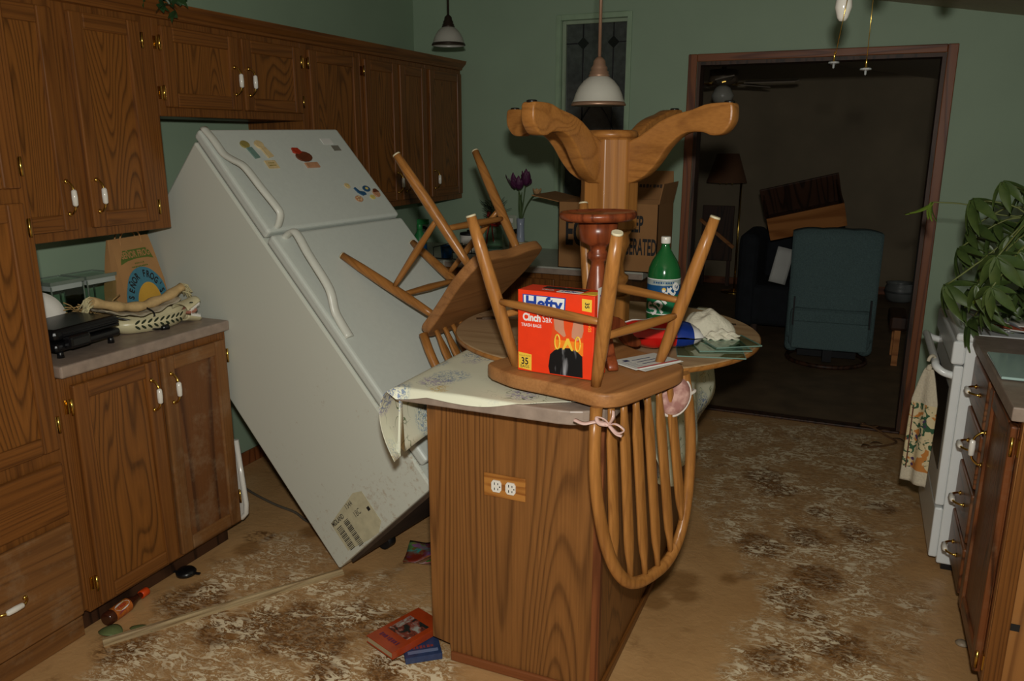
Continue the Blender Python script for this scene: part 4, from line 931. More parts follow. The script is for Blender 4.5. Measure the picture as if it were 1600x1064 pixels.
# leaf-pattern dish with animal-head end, rolled cloth over it
t = thing('serving_dish', 'long cream ceramic dish with black leaf pattern and an open-jawed fish head end', 'dish', (-2.30, 2.03, CZ), (0, 0, R_(82)))
CER = plain('cream_ceramic', rgb(214, 204, 164), .3, var=.06, scale=20)
mb = MB()
def dish(u, v):
    a = 2 * math.pi * u; r = [.55, .75, .92, 1.0, .96, .7][min(5, int(v * 5.999))]; z = [0, .004, .025, .056, .052, .015][min(5, int(v * 5.999))]
    return (.155 * r * math.cos(a), .075 * r * math.sin(a), z)
mb.grid(dish, 40, 5); mb.add([dish(k / 40, 0) for k in range(40)], [tuple(range(40))[::-1]]); body = mb.build('dish_body', CER, t)
LEAFK = plain('leaf_print', rgb(40, 50, 30), .5)
for k in range(9):
    a = -math.pi / 2 + (k - 4) * .15
    for s in (-1, 1):
        cx = .155 * .975 * math.cos(a); cy = .075 * .975 * math.sin(a); M_ = frame((cx * 1.015, cy * 1.03 - .001, .036), (-math.sin(a) * .155, math.cos(a) * .075, 0), (math.cos(a) * .2, math.sin(a) * .2, 1))
        decal('leaf_motif', ell(s * .0, s * .010, .011, .0042, 8, s * .7), LEAFK, body, M_, .001)
# head with jaws
hd = MB()
def jaw(u, v, s):
    x = .115 + .07 * u; wv_ = .045 * (1 - .45 * u) ; a = math.pi * v
    return (x, -.02 + wv_ * math.cos(a), .042 + s * (.008 + .03 * u * 0) + s * .022 * math.sin(a) * (1 - .3 * u) + (s * .022 * u))
for s in (1, -1): hd.grid(lambda u, v: jaw(u, v, s), 10, 10)
head = hd.build('fish_head', CER, t, solid=.006)
mb = MB(); mb.M = Matrix.Translation((.155, -.02, .042)) @ Matrix.Diagonal((1.0, 1.1, .5, 1)); mb.lathe([(.0, -.03), (.02, -.024), (.028, 0), (.02, .024), (0, .03)], 14); mb.build('mouth', plain('pink_glaze', rgb(176, 116, 96), .3), head)
mb = MB()
for k in range(8):
    for s in (1, -1):
        x, y, z = jaw(.25 + .09 * k, 1.0, s); y = -.02 - .045 * (1 - .45 * (.25 + .09 * k))
        mb.M = Matrix.Translation((x, y - .002, z)); mb.add([(-.004, 0, 0), (.004, 0, 0), (0, .004, 0), (0, 0, -s * .014)], [(0, 1, 3), (1, 2, 3), (2, 0, 3), (0, 2, 1)])
o = mb.build('teeth', PORC, head); o['kind'] = 'stuff'
mb = MB(); mb.M = Matrix.Translation((.14, -.055, .075)); mb.lathe([(.007, 0), (.005, .003), (0, .004)], 10); mb.build('eye', LEAFK, head)
# rolled runner lying over the dish: a thing of its own
t = thing('rolled_runner', 'rolled tan fringed cloth lying across the leaf-pattern dish', 'cloth', (-2.335, 2.035, CZ + .066), (0, 0, R_(84)))
mb = MB(); K = 24
pts = [(-.19 + .37 * k / K, .004 * math.sin(k * .9), .012 + .045 * abs((k / K - .52) / .5) ** 1.7) for k in range(K + 1)]
mb.tube(pts, [.021 + .003 * math.sin(k * 1.3) for k in range(K + 1)], 14, flat=.8); mb.build('roll', plain('tan_cloth', rgb(200, 168, 116), .85, var=.08, scale=70, bump=.2), t)
rnd = random.Random(3); mb = MB()
for e_, sgn in ((pts[0], -1), (pts[-1], 1)):
    for k in range(26):
        a = rnd.uniform(0, 6.28); r = rnd.uniform(.006, .022); p_ = Vector((e_[0], e_[1] + r * math.cos(a), e_[2] + r * math.sin(a)))
        mb.tube([p_, p_ + Vector((sgn * .014, rnd.uniform(-.008, .008), -.006)), p_ + Vector((sgn * .022, rnd.uniform(-.012, .012), -.03))], .0024, 4)
o = mb.build('fringe', plain('cream_fringe', rgb(206, 194, 150), .9), t); o['kind'] = 'stuff'
mb = MB(); mb.grid(lambda u, v: (-.165 + .30 * u, -.045 + .10 * v, -.012 + .035 * abs((u - .52) / .5) ** 1.6 + .004 * math.sin(u * 25 + v * 7)), 24, 8); mb.build('loose_flap', plain('grey_cloth', rgb(176, 164, 140), .85, var=.1, scale=60), t, solid=.004)
# waffle maker
t = thing('sandwich_maker', 'black electric sandwich maker with its cord on the left counter', 'appliance', (-2.325, 1.715, CZ), (0, 0, R_(5)))
mb = MB(); mb.box(-.095, .105, -.13, .13, .022, .05); mb.build('base', BLACK, t, bevel=.012, seg=3)
mb = MB(); mb.box(-.095, .105, -.13, .13, .056, .092); mb.build('lid', BLACK, t, bevel=.016, seg=3)
for k in range(3): MB().box(.104, .108, -.10, .12, .060 + k * .009, .065 + k * .009).build('groove', IRON, t)
mb = MB(); mb.box(.10, .135, -.10, -.02, .03, .07); mb.build('handle', BLACK, t, bevel=.01)
for sx_ in (-.075, .085):
    for sy_ in (-.1, .1): m_ = MB(); m_.M = Matrix.Translation((sx_, sy_, 0)); m_.lathe([(.011, 0), (.009, .023)], 10); m_.build('foot', BLACK, t)
mb = MB(); mb.tube(catmull([(-.09, .05, .07), (-.03, .14, .075), (.04, .22, .05), (.10, .27, .012), (.115, .30, .006)], 8), .0035, 6); mb.tube([(.115, .30, .008), (.12, .325, .008)], [.009, .012], 8); mb.build('power_cord', BLACK, t)
mb = MB(); mb.tube(catmull([(.06, .30, .078), (.085, .305, .06), (.088, .295, .035), (.086, .31, .02), (.088, .325, .03), (.087, .312, .042)], 8), .003, 6); mb.build('cord_loop', BLACK, t)
# white plate leaning by the pantry
t = thing('plate', 'white plate standing on edge between the pantry and the canisters', 'plate', (-2.45, 1.735, CZ), (0, R_(72), R_(-10)))
mb = MB(); mb.M = Matrix.Translation((-.085, 0, 0)); mb.lathe([(0, .0), (.05, .0), (.055, .004), (.085, .014), (.085, .017), (.054, .008), (0, .004)], 36); mb.build('plate_body', PORC, t)
# ivy on top of the upper cabinets
t = thing('ivy_garland', 'dark green ivy spray hanging over the top of the upper cabinets', 'plant', (-2.36, 2.235, 2.05))
IVY = plain('ivy_leaf', rgb(40, 70, 34), .5, var=.2, scale=40); rnd = random.Random(5)
mb = MB(); mb.tube([(-.1, -.1, .01), (0, -.03, .03), (.06, .02, .02), (.075, .04, -.02)], .003, 6); mb.build('stem', IVY, t)
iv = MB(); iv.add([(0, 0, 0), (.012, .016, .003), (.03, .022, 0), (.03, .008, .004), (.05, 0, 0), (.03, -.008, .004), (.03, -.022, 0), (.012, -.016, .003)], [(0, 1, 3), (1, 2, 3), (0, 3, 5), (3, 4, 5), (0, 5, 7), (5, 6, 7)])
leaf0 = iv.build('ivy_leaf', IVY, t)
for k in range(26):
    o = leaf0 if k == 0 else leaf0.copy()
    if k: COL.objects.link(o)
    o.parent = t; o.location = (rnd.uniform(-.05, .085), rnd.uniform(-.07, .07), rnd.uniform(-.005, .05)); 
    if k % 3 == 0: o.location = (rnd.uniform(.06, .085), rnd.uniform(-.03, .06), rnd.uniform(-.035, .02))
    o.rotation_euler = (rnd.uniform(-1, 1), rnd.uniform(.2, 1.4), rnd.uniform(-2, 2))

# ------------------------------------------------------------------ back counter things
BZ = .9145
t = thing('egg_carton_box', 'open brown cardboard egg shipping box on the back counter under the window', 'box', (-1.45, 3.955, BZ))
BW, BD, BH = .53, .34, .345
mb = MB(); c_ = .004
for x0, x1, y0, y1 in ((0, BW, 0, c_), (0, BW, BD - c_, BD), (0, c_, 0, BD), (BW - c_, BW, 0, BD)): mb.box(x0, x1, y0, y1, 0, BH)
mb.box(0, BW, 0, BD, 0, c_); mb.build('carton', CARD, t)
def flap(pts): m_ = MB(); m_.poly(pts); m_.build('flap', CARD, t, solid=.004)
flap([(0, 0, BH), (0, BD, BH), (-.15, BD + .01, BH + .03), (-.15, -.01, BH + .03)])
flap([(BW, 0, BH), (BW, BD, BH), (BW + .02, BD, BH + .10), (BW + .02, 0, BH + .10)])
flap([(0, BD, BH), (BW, BD, BH), (BW - .02, BD + .06, BH + .15), (.02, BD + .06, BH + .15)])
MFx = frame((0, -.0012, 0), (1, 0, 0), (0, 0, 1))
lettering('EGGS', .19, INK, t, MFx @ Matrix.Translation((.145, .185, 0)), bold=.006, sx=.46)
lettering('KEEP', .115, INK, t, MFx @ Matrix.Translation((.405, .24, 0)), bold=.003, sx=.40)
lettering('REFRIGERATED', .115, INK, t, MFx @ Matrix.Translation((.395, .125, 0)), bold=.003, sx=.34)
MFl = frame((0, BD + .0, BH), (1, 0, 0), (0, .37, .93)); strokes(9, .17, .022, plain('faded_print', rgb(70, 54, 44), .8), t, MFl @ Matrix.Translation((.40, .075, .003)))
# vase with irises, standing in a red tin
t = thing('red_tin', 'small red tin with a cream rim on the back counter holding up the vase', 'tin', (-1.862, 4.42, BZ))
mb = MB(); mb.lathe([(.045, 0), (.047, .004), (.047, .055)], 24); mb.build('tin_body', plain('tin_red', rgb(140, 34, 26), .35, var=.1), t)
mb = MB(); mb.lathe([(.048, .05), (.05, .054), (.048, .062), (.0, .062)], 24); mb.build('rim', plain('tin_rim', rgb(196, 180, 140), .4), t)
t = thing('bud_vase', 'slim pale vase of purple and peach silk flowers on the red tin', 'vase', (-1.862, 4.42, BZ + .0625))
mb = MB(); mb.lathe([(.024, 0), (.027, .006), (.024, .03), (.022, .10), (.025, .14), (.023, .14), (.019, .10), (.018, .02)], 24, cap=False); mb.build('vase_body', plain('pale_vase', rgb(150, 160, 176), .25, var=.06), t)
STEM = plain('stem_green', rgb(74, 96, 52), .6, var=.1); PURP = plain('iris_purple', rgb(92, 36, 78), .6, var=.25, scale=40); PEACH = plain('peach_flower', rgb(190, 150, 104), .6)
for pts in ([(0, 0, .1), (-.012, 0, .2), (-.01, 0, .32)], [(0, 0, .1), (.015, 0, .22), (.03, 0, .33)], [(0, 0, .1), (.03, 0, .2), (.075, 0, .27), (.105, 0, .28)]):
    mb = MB(); mb.tube(catmull(pts, 5), .0035, 6); mb.build('stem', STEM, t)
def petal(M_, l, w_, mat, nm):
    m_ = MB(); m_.M = M_; m_.grid(lambda u, v: (l * u, w_ * (v - .5) * 2 * math.sin(math.pi * min(.97, .08 + u * .9)) , .3 * l * u * u - .2 * w_ * (1 - (2 * v - 1) ** 2)), 6, 4); return m_.build(nm, mat, t, solid=.001)
rnd = random.Random(2)
for c_, n_ in (((-.012, 0, .31), 8), ((.035, 0, .335), 8), ((-.045, .01, .315), 6)):
    for k in range(n_):
        M_ = Matrix.Translation(c_) @ Matrix.Rotation(k * 6.28 / n_ + rnd.random(), 4, 'Z') @ Matrix.Rotation(R_(-rnd.uniform(5, 70)), 4, 'Y'); petal(M_, rnd.uniform(.06, .095), .02, PURP, 'petal')
for k in range(6): petal(Matrix.Translation((.105, 0, .28)) @ Matrix.Rotation(k * 1.05, 4, 'Z') @ Matrix.Rotation(R_(-40), 4, 'Y'), .045, .015, PEACH, 'petal')
for a in (-.5, .3, 2.6): petal(Matrix.Translation((0, 0, .13)) @ Matrix.Rotation(a, 4, 'Z') @ Matrix.Rotation(R_(-78), 4, 'Y'), .16, .012, STEM, 'leaf')
# jar with red ribbon and evergreen sprigs
t = thing('glass_jar', 'glass jar with a red ribbon and evergreen sprigs on the back counter', 'jar', (-2.01, 4.36, BZ)); t.scale = (1.2, 1.2, 1.2)
mb = MB(); mb.lathe([(.04, 0), (.046, .006), (.046, .11), (.034, .135), (.034, .16), (.031, .16), (.031, .13), (.043, .105), (.043, .01), (0, .008)], 28, cap=False); mb.build('glass_body', CG, t)
mb = MB(); mb.lathe([(.046, .002), (.047, .02), (.044, .02)], 28, cap=False); mb.build('glass_foot', plain('glass_green', rgb(84, 104, 90), .15), t)
RIBR = plain('red_ribbon', rgb(150, 34, 28), .5)
mb = MB(); mb.lathe([(.036, .138), (.039, .145), (.036, .152)], 24, cap=False); rb = mb.build('ribbon_band', RIBR, t)
for dx, ln in ((-.012, .10), (.012, .085)): m_ = MB(); m_.tube([(dx * .5, -.039, .145), (dx * 1.2, -.05, .145 - ln * .5), (dx * 1.6, -.048, .145 - ln)], .007, 6, flat=.25); m_.build('ribbon_tail', RIBR, rb)
for s in (-1, 1): m_ = MB(); m_.tube(catmull([(0, -.04, .145), (s * .03, -.05, .165), (s * .045, -.045, .14), (s * .02, -.045, .14), (0, -.04, .145)], 4), .007, 6, flat=.3); m_.build('ribbon_loop', RIBR, rb)
FIR = plain('fir_green', rgb(44, 66, 48), .7, var=.2); mb = MB(); rnd = random.Random(8)
for k in range(90):
    a = rnd.uniform(0, 6.28); r = rnd.uniform(.0, .045); p_ = Vector((r * math.cos(a), r * math.sin(a), .16 + rnd.uniform(0, .09))); d = Vector((math.cos(a), math.sin(a), rnd.uniform(.1, 1.2))).normalized() * rnd.uniform(.025, .05)
    mb.tube([p_, p_ + d], [.002, .0008], 4)
o = mb.build('evergreen_sprigs', FIR, t); o['kind'] = 'stuff'
mb = MB()
for k in range(9): a = rnd.uniform(0, 6.28); mb.M = Matrix.Translation((.03 * math.cos(a), .03 * math.sin(a), .16 + rnd.uniform(0, .04))); mb.lathe([(0, -.009), (.008, -.004), (.008, .004), (0, .009)], 8)
o = mb.build('red_berries', RIBR, t); o['kind'] = 'stuff'
# white canister, soap bottle, tap, sink
t = thing('white_canister', 'white canister with a dark lid behind the tipped chair on the back counter', 'canister', (-2.165, 4.33, BZ))
mb = MB(); mb.lathe([(.05, 0), (.053, .005), (.053, .10)], 28); mb.build('canister_body', PORC, t)
mb = MB(); mb.lathe([(.054, .10), (.055, .112), (.045, .116), (.012, .118), (.012, .13), (0, .13)], 28); mb.build('lid', IRON, t)
t = thing('spray_bottle', 'green-topped cleaner bottle with a blue label beside the tilted refrigerator', 'bottle', (-2.20, 3.80, BZ))
mb = MB(); mb.lathe([(.034, 0), (.038, .006), (.038, .11), (.03, .15), (.016, .175), (.014, .19)], 24); mb.build('bottle_body', plain('cleaner_green', rgb(44, 120, 70), .3), t)
mb = MB(); mb.lathe([(.0386, .025), (.0386, .105)], 24, cap=False); lb_ = mb.build('label', LB, t)
mb = MB(); mb.lathe([(.0389, .03), (.0389, .055)], 24, cap=False); mb.build('white_band', WHT, lb_)
mb = MB(); mb.M = RZ; mb.add([(.039 * math.sin(a), -.039 * math.cos(a), z) for a, z in [(.3 * math.cos(k * .52), .085 + .012 * math.sin(k * .52)) for k in range(12)]], [tuple(range(12))]); mb.build('orange_spot', ORG, lb_)
mb = MB(); mb.lathe([(.016, .185), (.017, .21), (.012, .215)], 16); mb.box(-.012, .055, -.01, .01, .212, .24); mb.build('trigger_head', plain('trigger_green', rgb(44, 130, 70), .4), t, bevel=.003)
t = thing('kitchen_tap', 'dark curved kitchen tap at the sink behind the refrigerator', 'tap', (-2.44, 4.2, BZ))
mb = MB(); mb.lathe([(.028, 0), (.026, .012), (.014, .02)], 20); mb.build('tap_base', IRON, t)
mb = MB(); mb.tube(catmull([(0, 0, .015), (0, 0, .10), (.01, -.005, .13), (.045, -.02, .15), (.085, -.035, .135), (.095, -.04, .11)], 6), .009, 10); mb.build('spout', IRON, t)
mb = MB(); mb.tube([(.0, .02, .02), (-.01, .05, .07)], .006, 8); mb.build('lever', IRON, t)
t = thing('knife_block', 'tan wooden block behind the glass jar on the back counter', 'block', (-1.93, 4.52, BZ))
mb = MB(); mb.box(-.03, .03, -.05, .05, 0, .10); mb.build('block_body', PINE, t, bevel=.004)
mb = MB()
for x in (-.012, .012): mb.box(x - .005, x + .005, -.03, .03, .10, .125)
mb.build('grip', IRON, t, bevel=.002)
t = thing('dish_rack', 'low dark dish rack with stacked cups on the sink counter', 'rack', (-2.1, 4.05, BZ))
for k in range(4):
    m_ = MB(); m_.M = Matrix.Translation((-.09 + .06 * k, 0, 0)); m_.tube([(0, -.12, .01), (0, -.12, .07), (0, .12, .07), (0, .12, .01)], .0025, 6); m_.build('wire', IRON, t)
for s in (-1, 1): m_ = MB(); m_.tube([(-.1, s * .12, .01), (.1, s * .12, .01)], .003, 6); m_.build('rail', IRON, t)
for k in range(2): m_ = MB(); m_.M = Matrix.Translation((-.06 + .1 * k, -.02, 0)); m_.lathe([(.03, .0), (.036, .07), (.033, .07), (.027, .006), (0, .006)], 20); m_.build('cup', STEEL if k else LB, t)
t = thing('outlet_plate', 'pale double outlet plate on the green back wall', 'outlet', (-2.02, YB - .0005, 1.055))
MB().box(-.038, .038, -.006, 0, -.058, .058).build('plate', plain('plate_cream', rgb(168, 176, 156), .4), t, bevel=.003)
for s in (-1, 1): MB().box(-.014, .014, -.009, -.006, s * .024 - .014, s * .024 + .014).build('socket', PORC, t, bevel=.003)

# ------------------------------------------------------------------ pendants
SH = plain('frosted_glass_shade', rgb(168, 166, 156), .35, var=.03)
def pendant(x, y, zb_, mat, label):
    t = thing('pendant_lamp', label, 'lamp', (x, y, zb_), group='pendant lamps')
    zc_ = ceil_z(x) - zb_
    mb = MB(); mb.lathe([(.0865, .0), (.0875, .004), (.084, .012), (.08, .02), (.076, .034), (.066, .056), (.05, .076), (.034, .088), (.028, .092), (.024, .09), (.045, .074), (.062, .052), (.072, .03), (.08, .006)], 40, cap=False); sh = mb.build('shade', SH, t)
    mb = MB(); mb.lathe([(.083, -.001), (.0885, .0), (.0885, .004), (.0845, .011), (.0825, .0105)], 40, cap=False); mb.build('shade_rim', mat, sh)
    mb = MB(); mb.lathe([(.033, .088), (.034, .094), (.03, .098), (.031, .104), (.026, .108), (.027, .116), (.021, .124), (.019, .138), (.012, .146), (.006, .15)], 24); mb.build('socket_cup', mat, t)
    mb = MB(); mb.tube([(0, 0, .145), (0, 0, zc_ - .02)], .0055, 10); mb.build('rod', mat, t)
    mb = MB(); mb.lathe([(.05, zc_ + .012), (.05, zc_ - .02), (.03, zc_ - .028), (.006, zc_ - .03)], 24); mb.build('ceiling_canopy', mat, t)
    mb = MB(); mb.M = Matrix.Translation((0, 0, .055)); mb.lathe([(0, -.03), (.018, -.02), (.024, 0), (.014, .03), (.012, .04)], 16); mb.build('bulb', PORC, t)
BRZ = plain('antique_bronze', rgb(150, 118, 96), .4, .5); BRZD = plain('dark_bronze', rgb(64, 52, 44), .4, .6)
pendant(-.813, 2.578, 1.679, BRZ, 'nearer pendant lamp with frosted bell shade above the upturned table feet')
pendant(-2.066, 3.924, 2.054, BRZD, 'farther pendant lamp with dark rim above the end of the upper cabinets')

# ------------------------------------------------------------------ ceiling fan (mostly above the frame), bulbs and pull chains
FX, FY = -.02, 2.47; FZ = ceil_z(FX)
t = thing('ceiling_fan', 'ceiling fan with white bulb and two crystal pull chains at the top edge', 'fan', (FX, FY, 0))
mb = MB(); mb.lathe([(.07, FZ + .02), (.07, FZ - .03), (.03, FZ - .05)], 24); mb.build('ceiling_canopy', BRASS, t)
mb = MB(); mb.lathe([(.02, FZ - .04), (.09, FZ - .06), (.1, FZ - .11), (.07, FZ - .14), (.04, FZ - .15)], 28); mb.build('motor_housing', BRASS, t)
for k in range(5):
    a = R_(20 + 72 * k); mb = MB(); mb.M = Matrix.Rotation(a, 4, 'Z') @ Matrix.Rotation(R_(10), 4, 'X')
    mb.M = Matrix.Translation((0, 0, FZ - .10)) @ mb.M
    mb.prism([(.16, -.05), (.55, -.065), (.57, -.04), (.57, .04), (.55, .065), (.16, .05)], -.004, .004); bl = mb.build('blade', OAK['x'], t)
    m_ = MB(); m_.M = mb.M; m_.box(.07, .2, -.015, .015, -.008, -.004); m_.build('blade_iron', BRASS, bl)
mb = MB(); mb.lathe([(.04, FZ - .15), (.06, FZ - .165), (.06, FZ - .18), (.02, FZ - .2)], 24); mb.build('light_kit', BRASS, t)
bz = 1.942
for k in range(3):
    a = R_((115, 15, 275)[k]); bz = (1.942, 2.0, 2.0)[k]; dx, dy = .19 * math.cos(a), .19 * math.sin(a)
    mb = MB(); mb.tube(catmull([(0, 0, FZ - .18), (dx * .5, dy * .5, FZ - .17), (dx * .95, dy * .95, bz + .085), (dx, dy, bz + .058)], 4), .007, 8); mb.build('lamp_arm', BRASS, t)
    mb = MB(); mb.M = Matrix.Translation((dx, dy, bz)); mb.lathe([(0, -.038), (.009, -.036), (.015, -.028), (.0235, .0), (.022, .02), (.013, .035), (.0125, .06)], 20); mb.build('bulb', PORC, t)
CRY = plain('crystal', rgb(200, 205, 210), .05, .6)
for (x, y, z) in ((-.106, 2.485, 1.778), (-.022, 2.402, 1.752)):
    x -= FX; y -= FY
    mb = MB(); mb.tube([(x, y, z), (x * .6, y * .6, FZ - .19)], .0011, 5); ch_ = mb.build('pull_chain', BRASS, t)
    mb = MB(); mb.M = Matrix.Translation((x, y, z)); mb.lathe([(.003, .004), (.014, .002), (.0145, -.002), (.003, -.005), (.0025, -.014), (0, -.016)], 12, smooth=False); mb.build('crystal_drop', CRY, ch_)
    mb = MB(); mb.M = Matrix.Translation((x, y, z)); mb.lathe([(.0035, .004), (.002, .02), (.0012, .03)], 8); mb.build('chain_end', BRASS, ch_)

# ------------------------------------------------------------------ range
RX, RY0, RY1 = .36, 3.10, 3.74
t = thing('kitchen_range', 'white kitchen range standing proud of the right-hand cabinets', 'range', (0, 0, 0))
mb = MB(); mb.box(RX + .03, 1.07, RY0, RY1, .03, .885); mb.build('body', RANGEW, t, bevel=.006)
MB().box(RX + .05, 1.05, RY0 + .02, RY1 - .02, 0, .03).build('plinth', BLACK, t)
mb = MB(); mb.box(RX - .005, 1.07, RY0 - .003, RY1 + .003, .885, .915); mb.build('cooktop', RANGEW, t, bevel=.01, seg=3)
mb = MB(); mb.box(RX - .012, RX + .03, RY0, RY1, .80, .885); cp = mb.build('control_panel', RANGEW, t, bevel=.008)
mb = MB(); mb.box(RX, RX + .03, RY0 + .004, RY1 - .004, .26, .795); dr = mb.build('oven_door', RANGEW, t, bevel=.006)
MB().box(RX - .002, RX + .002, RY0 + .06, RY1 - .06, .38, .70).build('oven_window', BLACK, dr)
mb = MB(); hx = RX - .052
mb.tube(catmull([(RX + .004, RY0 + .03, .752), (RX - .03, RY0 + .032, .762), (hx, RY0 + .05, .778), (hx, RY0 + .12, .784), (hx, RY1 - .12, .784), (hx, RY1 - .05, .778), (RX - .03, RY1 - .032, .762), (RX + .004, RY1 - .03, .752)], 5), .0135, 12); mb.build('door_handle', RANGEW, dr)
mb = MB(); mb.box(RX + .002, RX + .03, RY0 + .004, RY1 - .004, .05, .25); mb.build('storage_drawer', RANGEW, t, bevel=.006)
mb = MB(); mb.box(.98, 1.07, RY0, RY1, .915, 1.10); bg = mb.build('backguard', RANGEW, t, bevel=.01)
for k in range(5):
    m_ = MB(); m_.M = Matrix.Translation((.98, RY0 + .09 + k * .115, 1.02)) @ Matrix.Rotation(R_(-90), 4, 'Y'); m_.lathe([(.022, 0), (.02, .018), (.0, .02)], 16); m_.build('knob', RANGEW, bg)
for bx, by, r in ((.52, 3.27, .085), (.52, 3.57, .1), (.82, 3.27, .1), (.82, 3.57, .085)):
    m_ = MB(); m_.M = Matrix.Translation((bx, by, .915)); m_.lathe([(r + .01, 0), (r + .012, .004), (r, .005), (r - .01, .001)], 28, cap=False); bu = m_.build('drip_pan', STEEL, t)
    m_ = MB(); m_.M = Matrix.Translation((bx, by, .920))
    m_.tube([((.015 + (r - .02) * k / 60) * math.cos(k * .45), (.015 + (r - .02) * k / 60) * math.sin(k * .45), 0) for k in range(61)], .0045, 6); m_.build('coil', IRON, bu)
# towel on the oven handle
m, nt, N, L, b = new_mat('fruit_towel')
tc = N.new('ShaderNodeTexCoord')
colr = rgb(206, 190, 150)
g1 = nzz(34, 1.0); colr = mixc(ramp_(g1, .53, .56), colr, rgb(46, 84, 56)); g2 = ramp_(nzz(20, .5, 2), .58, .61); colr = mixc(g2, colr, rgb(186, 120, 52))
vp = vor(60); vr = ramp_(nzz(14, .3, 1), .58, .61); colr = mixc(math_('MULTIPLY', vr, ramp_(vp.outputs['Distance'], .3, .5, (1, 1, 1, 1), (0, 0, 0, 1))), colr, rgb(70, 44, 84))
L.new(colr, b.inputs['Base Color']); b.inputs['Roughness'].default_value = .9
FRU = m; TWH = plain('towel_white', rgb(206, 196, 172), .95, var=.08, scale=150, bump=.3)
t = thing('kitchen_towel', 'fruit-printed kitchen towel with a crocheted top hanging on the oven door handle', 'towel', (hx - .012, 3.19, .785), (0, 0, R_(50)))
def tow(u, v):
    # v 0 at the top, 1 at the hem
    z = -.03 - .45 * v; wd = .015 + .034 * min(1, v / .28) ** .8
    y = (u - .5) * 2 * wd; fold = .009 * math.cos(u * math.pi * 3) * min(1, v * 2)
    return (-.006 + fold * .8 - .012 * min(1, v), y, z)
mb = MB(); mb.grid(tow, 24, 40)
for i, f in enumerate(mb.f):
    z = sum(mb.v[k].z for k in f) / 4; mb.mi[i] = 1 if (z > -.16 or z < -.42) else 0
body = mb.build('towel_body', [FRU, TWH], t, solid=.008)
mb = MB(); mb.tube([(.019 * math.cos(a), .0, .019 * math.sin(a)) for a in [R_(-100 + 28 * k) for k in range(11)]], .006, 8); mb.tube([(-.004, 0, -.018), (-.012, 0, -.035)], .01, 8); mb.build('hanging_loop', TWH, t)
mb = MB(); mb.lathe([(.006, 0), (.004, .004)], 8); mb.M = Matrix.Identity(4); 
decal('printed_stripe', rect(-.002, .002, .0, .24), plain('stripe_brown', rgb(104, 60, 40), .9), body, Matrix.Translation((-.057, .008, -.41)) @ Matrix(((0, 0, -1, 0), (-1, 0, 0, 0), (0, 1, 0, 0), (0, 0, 0, 1))), .002)
# magazines on the cooktop
rnd = random.Random(12)
MAGC = [plain('mag_%d' % k, c_, .35, var=.25, scale=22) for k, c_ in enumerate((rgb(150, 140, 128), rgb(176, 130, 96), rgb(120, 126, 130), rgb(164, 80, 50), rgb(196, 190, 180), rgb(96, 92, 84)))]
mags = ((.55, 3.30, 12, .24, .30, 'newspaper lying lowest on the range cooktop'), (.56, 3.27, -9, .21, .28, 'tan magazine second from the bottom on the range cooktop'), (.55, 3.22, 25, .20, .27, 'grey magazine with a curled cover on the range cooktop'), (.60, 3.17, -22, .2, .26, 'orange-brown magazine near the range edge by the plant'), (.57, 3.24, 5, .2, .26, 'white-edged magazine on top of the pile on the range'))
for k, (x, y, a, w_, h_, lab) in enumerate(mags):
    t = thing('magazine', lab, 'magazine', (x, y, .927 + .007 * k), (0, 0, R_(a)), group='papers piled on the range')
    cur = .02 * (k == 2) + .008
    mb = MB(); mb.grid(lambda u, v: ((u - .5) * w_, (v - .5) * h_, .0025 + cur * max(0, (.3 - u) / .3) ** 2), 12, 4); mb.build('cover', MAGC[k], t, solid=.0016)
    MB().box(-w_ / 2 + .05, w_ / 2 - .003, -h_ / 2 + .003, h_ / 2 - .003, -.003, .0012).build('pages', PAP, t)
# ------------------------------------------------------------------ right-hand cabinets
CX0 = .435
p = thing('drawer_cabinet', 'dark oak base cabinet with four drawers and a door at the right edge', 'cabinet', (CX0, 3.095, 0), (0, 0, math.pi))
Wd = 3.095 - 2.262
RO = {a: wood('right_oak_' + a, rgb(116, 66, 34), rgb(62, 34, 18), a, rings=7, scale=5, mud=.35, rough=.35) for a in 'yz'}
MB().box(-.63, 0, 0, Wd - .02, .1, .874).build('body', RO['z'], p, bevel=.003)
MB().box(-.60, -.055, 0, Wd - .03, 0, .1).build('toe_kick', DARKW, p)
mb = MB(); mb.box(-.63, 0, Wd - .02, Wd, 0.0, .874); ep = mb.build('end_panel', wood('raw_end_oak', rgb(160, 108, 56), rgb(118, 74, 34), 'z', rings=5, scale=4, rough=.6, mud=.2), p, bevel=.002)
MB().box(-.045, -.002, Wd, Wd + .006, .02, .872).build('face_frame_edge', OAK['z'], p, bevel=.002)
for z, x in ((.48, -.10), (.30, -.055), (.08, -.06), (.6, -.12)):
    MB().box(x - .012, x + .012, Wd - .0005, Wd + .002, z - .01, z + .01).build('staple_mark', INK, ep)
for z0, z1, hz in ((.69, .85, .75), (.49, .67, .57), (.30, .47, .37), (.12, .28, .15)):
    d = drawer(p, .03, .37, z0, z1, m=RO['y']); h = handle(d, 0, 0); h.matrix_local = Matrix.Translation((0, .2, (z0 + z1) / 2)) @ Matrix.Rotation(R_(90), 4, 'X')
cab_door(p, .42, .80, .12, .85, hy=.455, hz=.66, hinges=(.80, .17), hside=.815, fm=RO['z'], rm=RO['y'], pm=RO['z'])
mb = MB(); mb.box(.405, XR - .002, 2.255, 3.094, .876, .914)
o = mb.build('countertop', LAMIN, bevel=.004); tag(o, 'grey laminate countertop at the right edge under the glass cutting board', 'countertop')
t = thing('cutting_board', 'pale green glass cutting board on the right-hand counter', 'board', (.56, 2.66, .9145))
mb = MB(); mb.box(-.15, .15, -.155, .145, .004, .012); mb.build('glass_board', plain('frosted_green', rgb(168, 196, 190), .12, var=.02), t, bevel=.003)
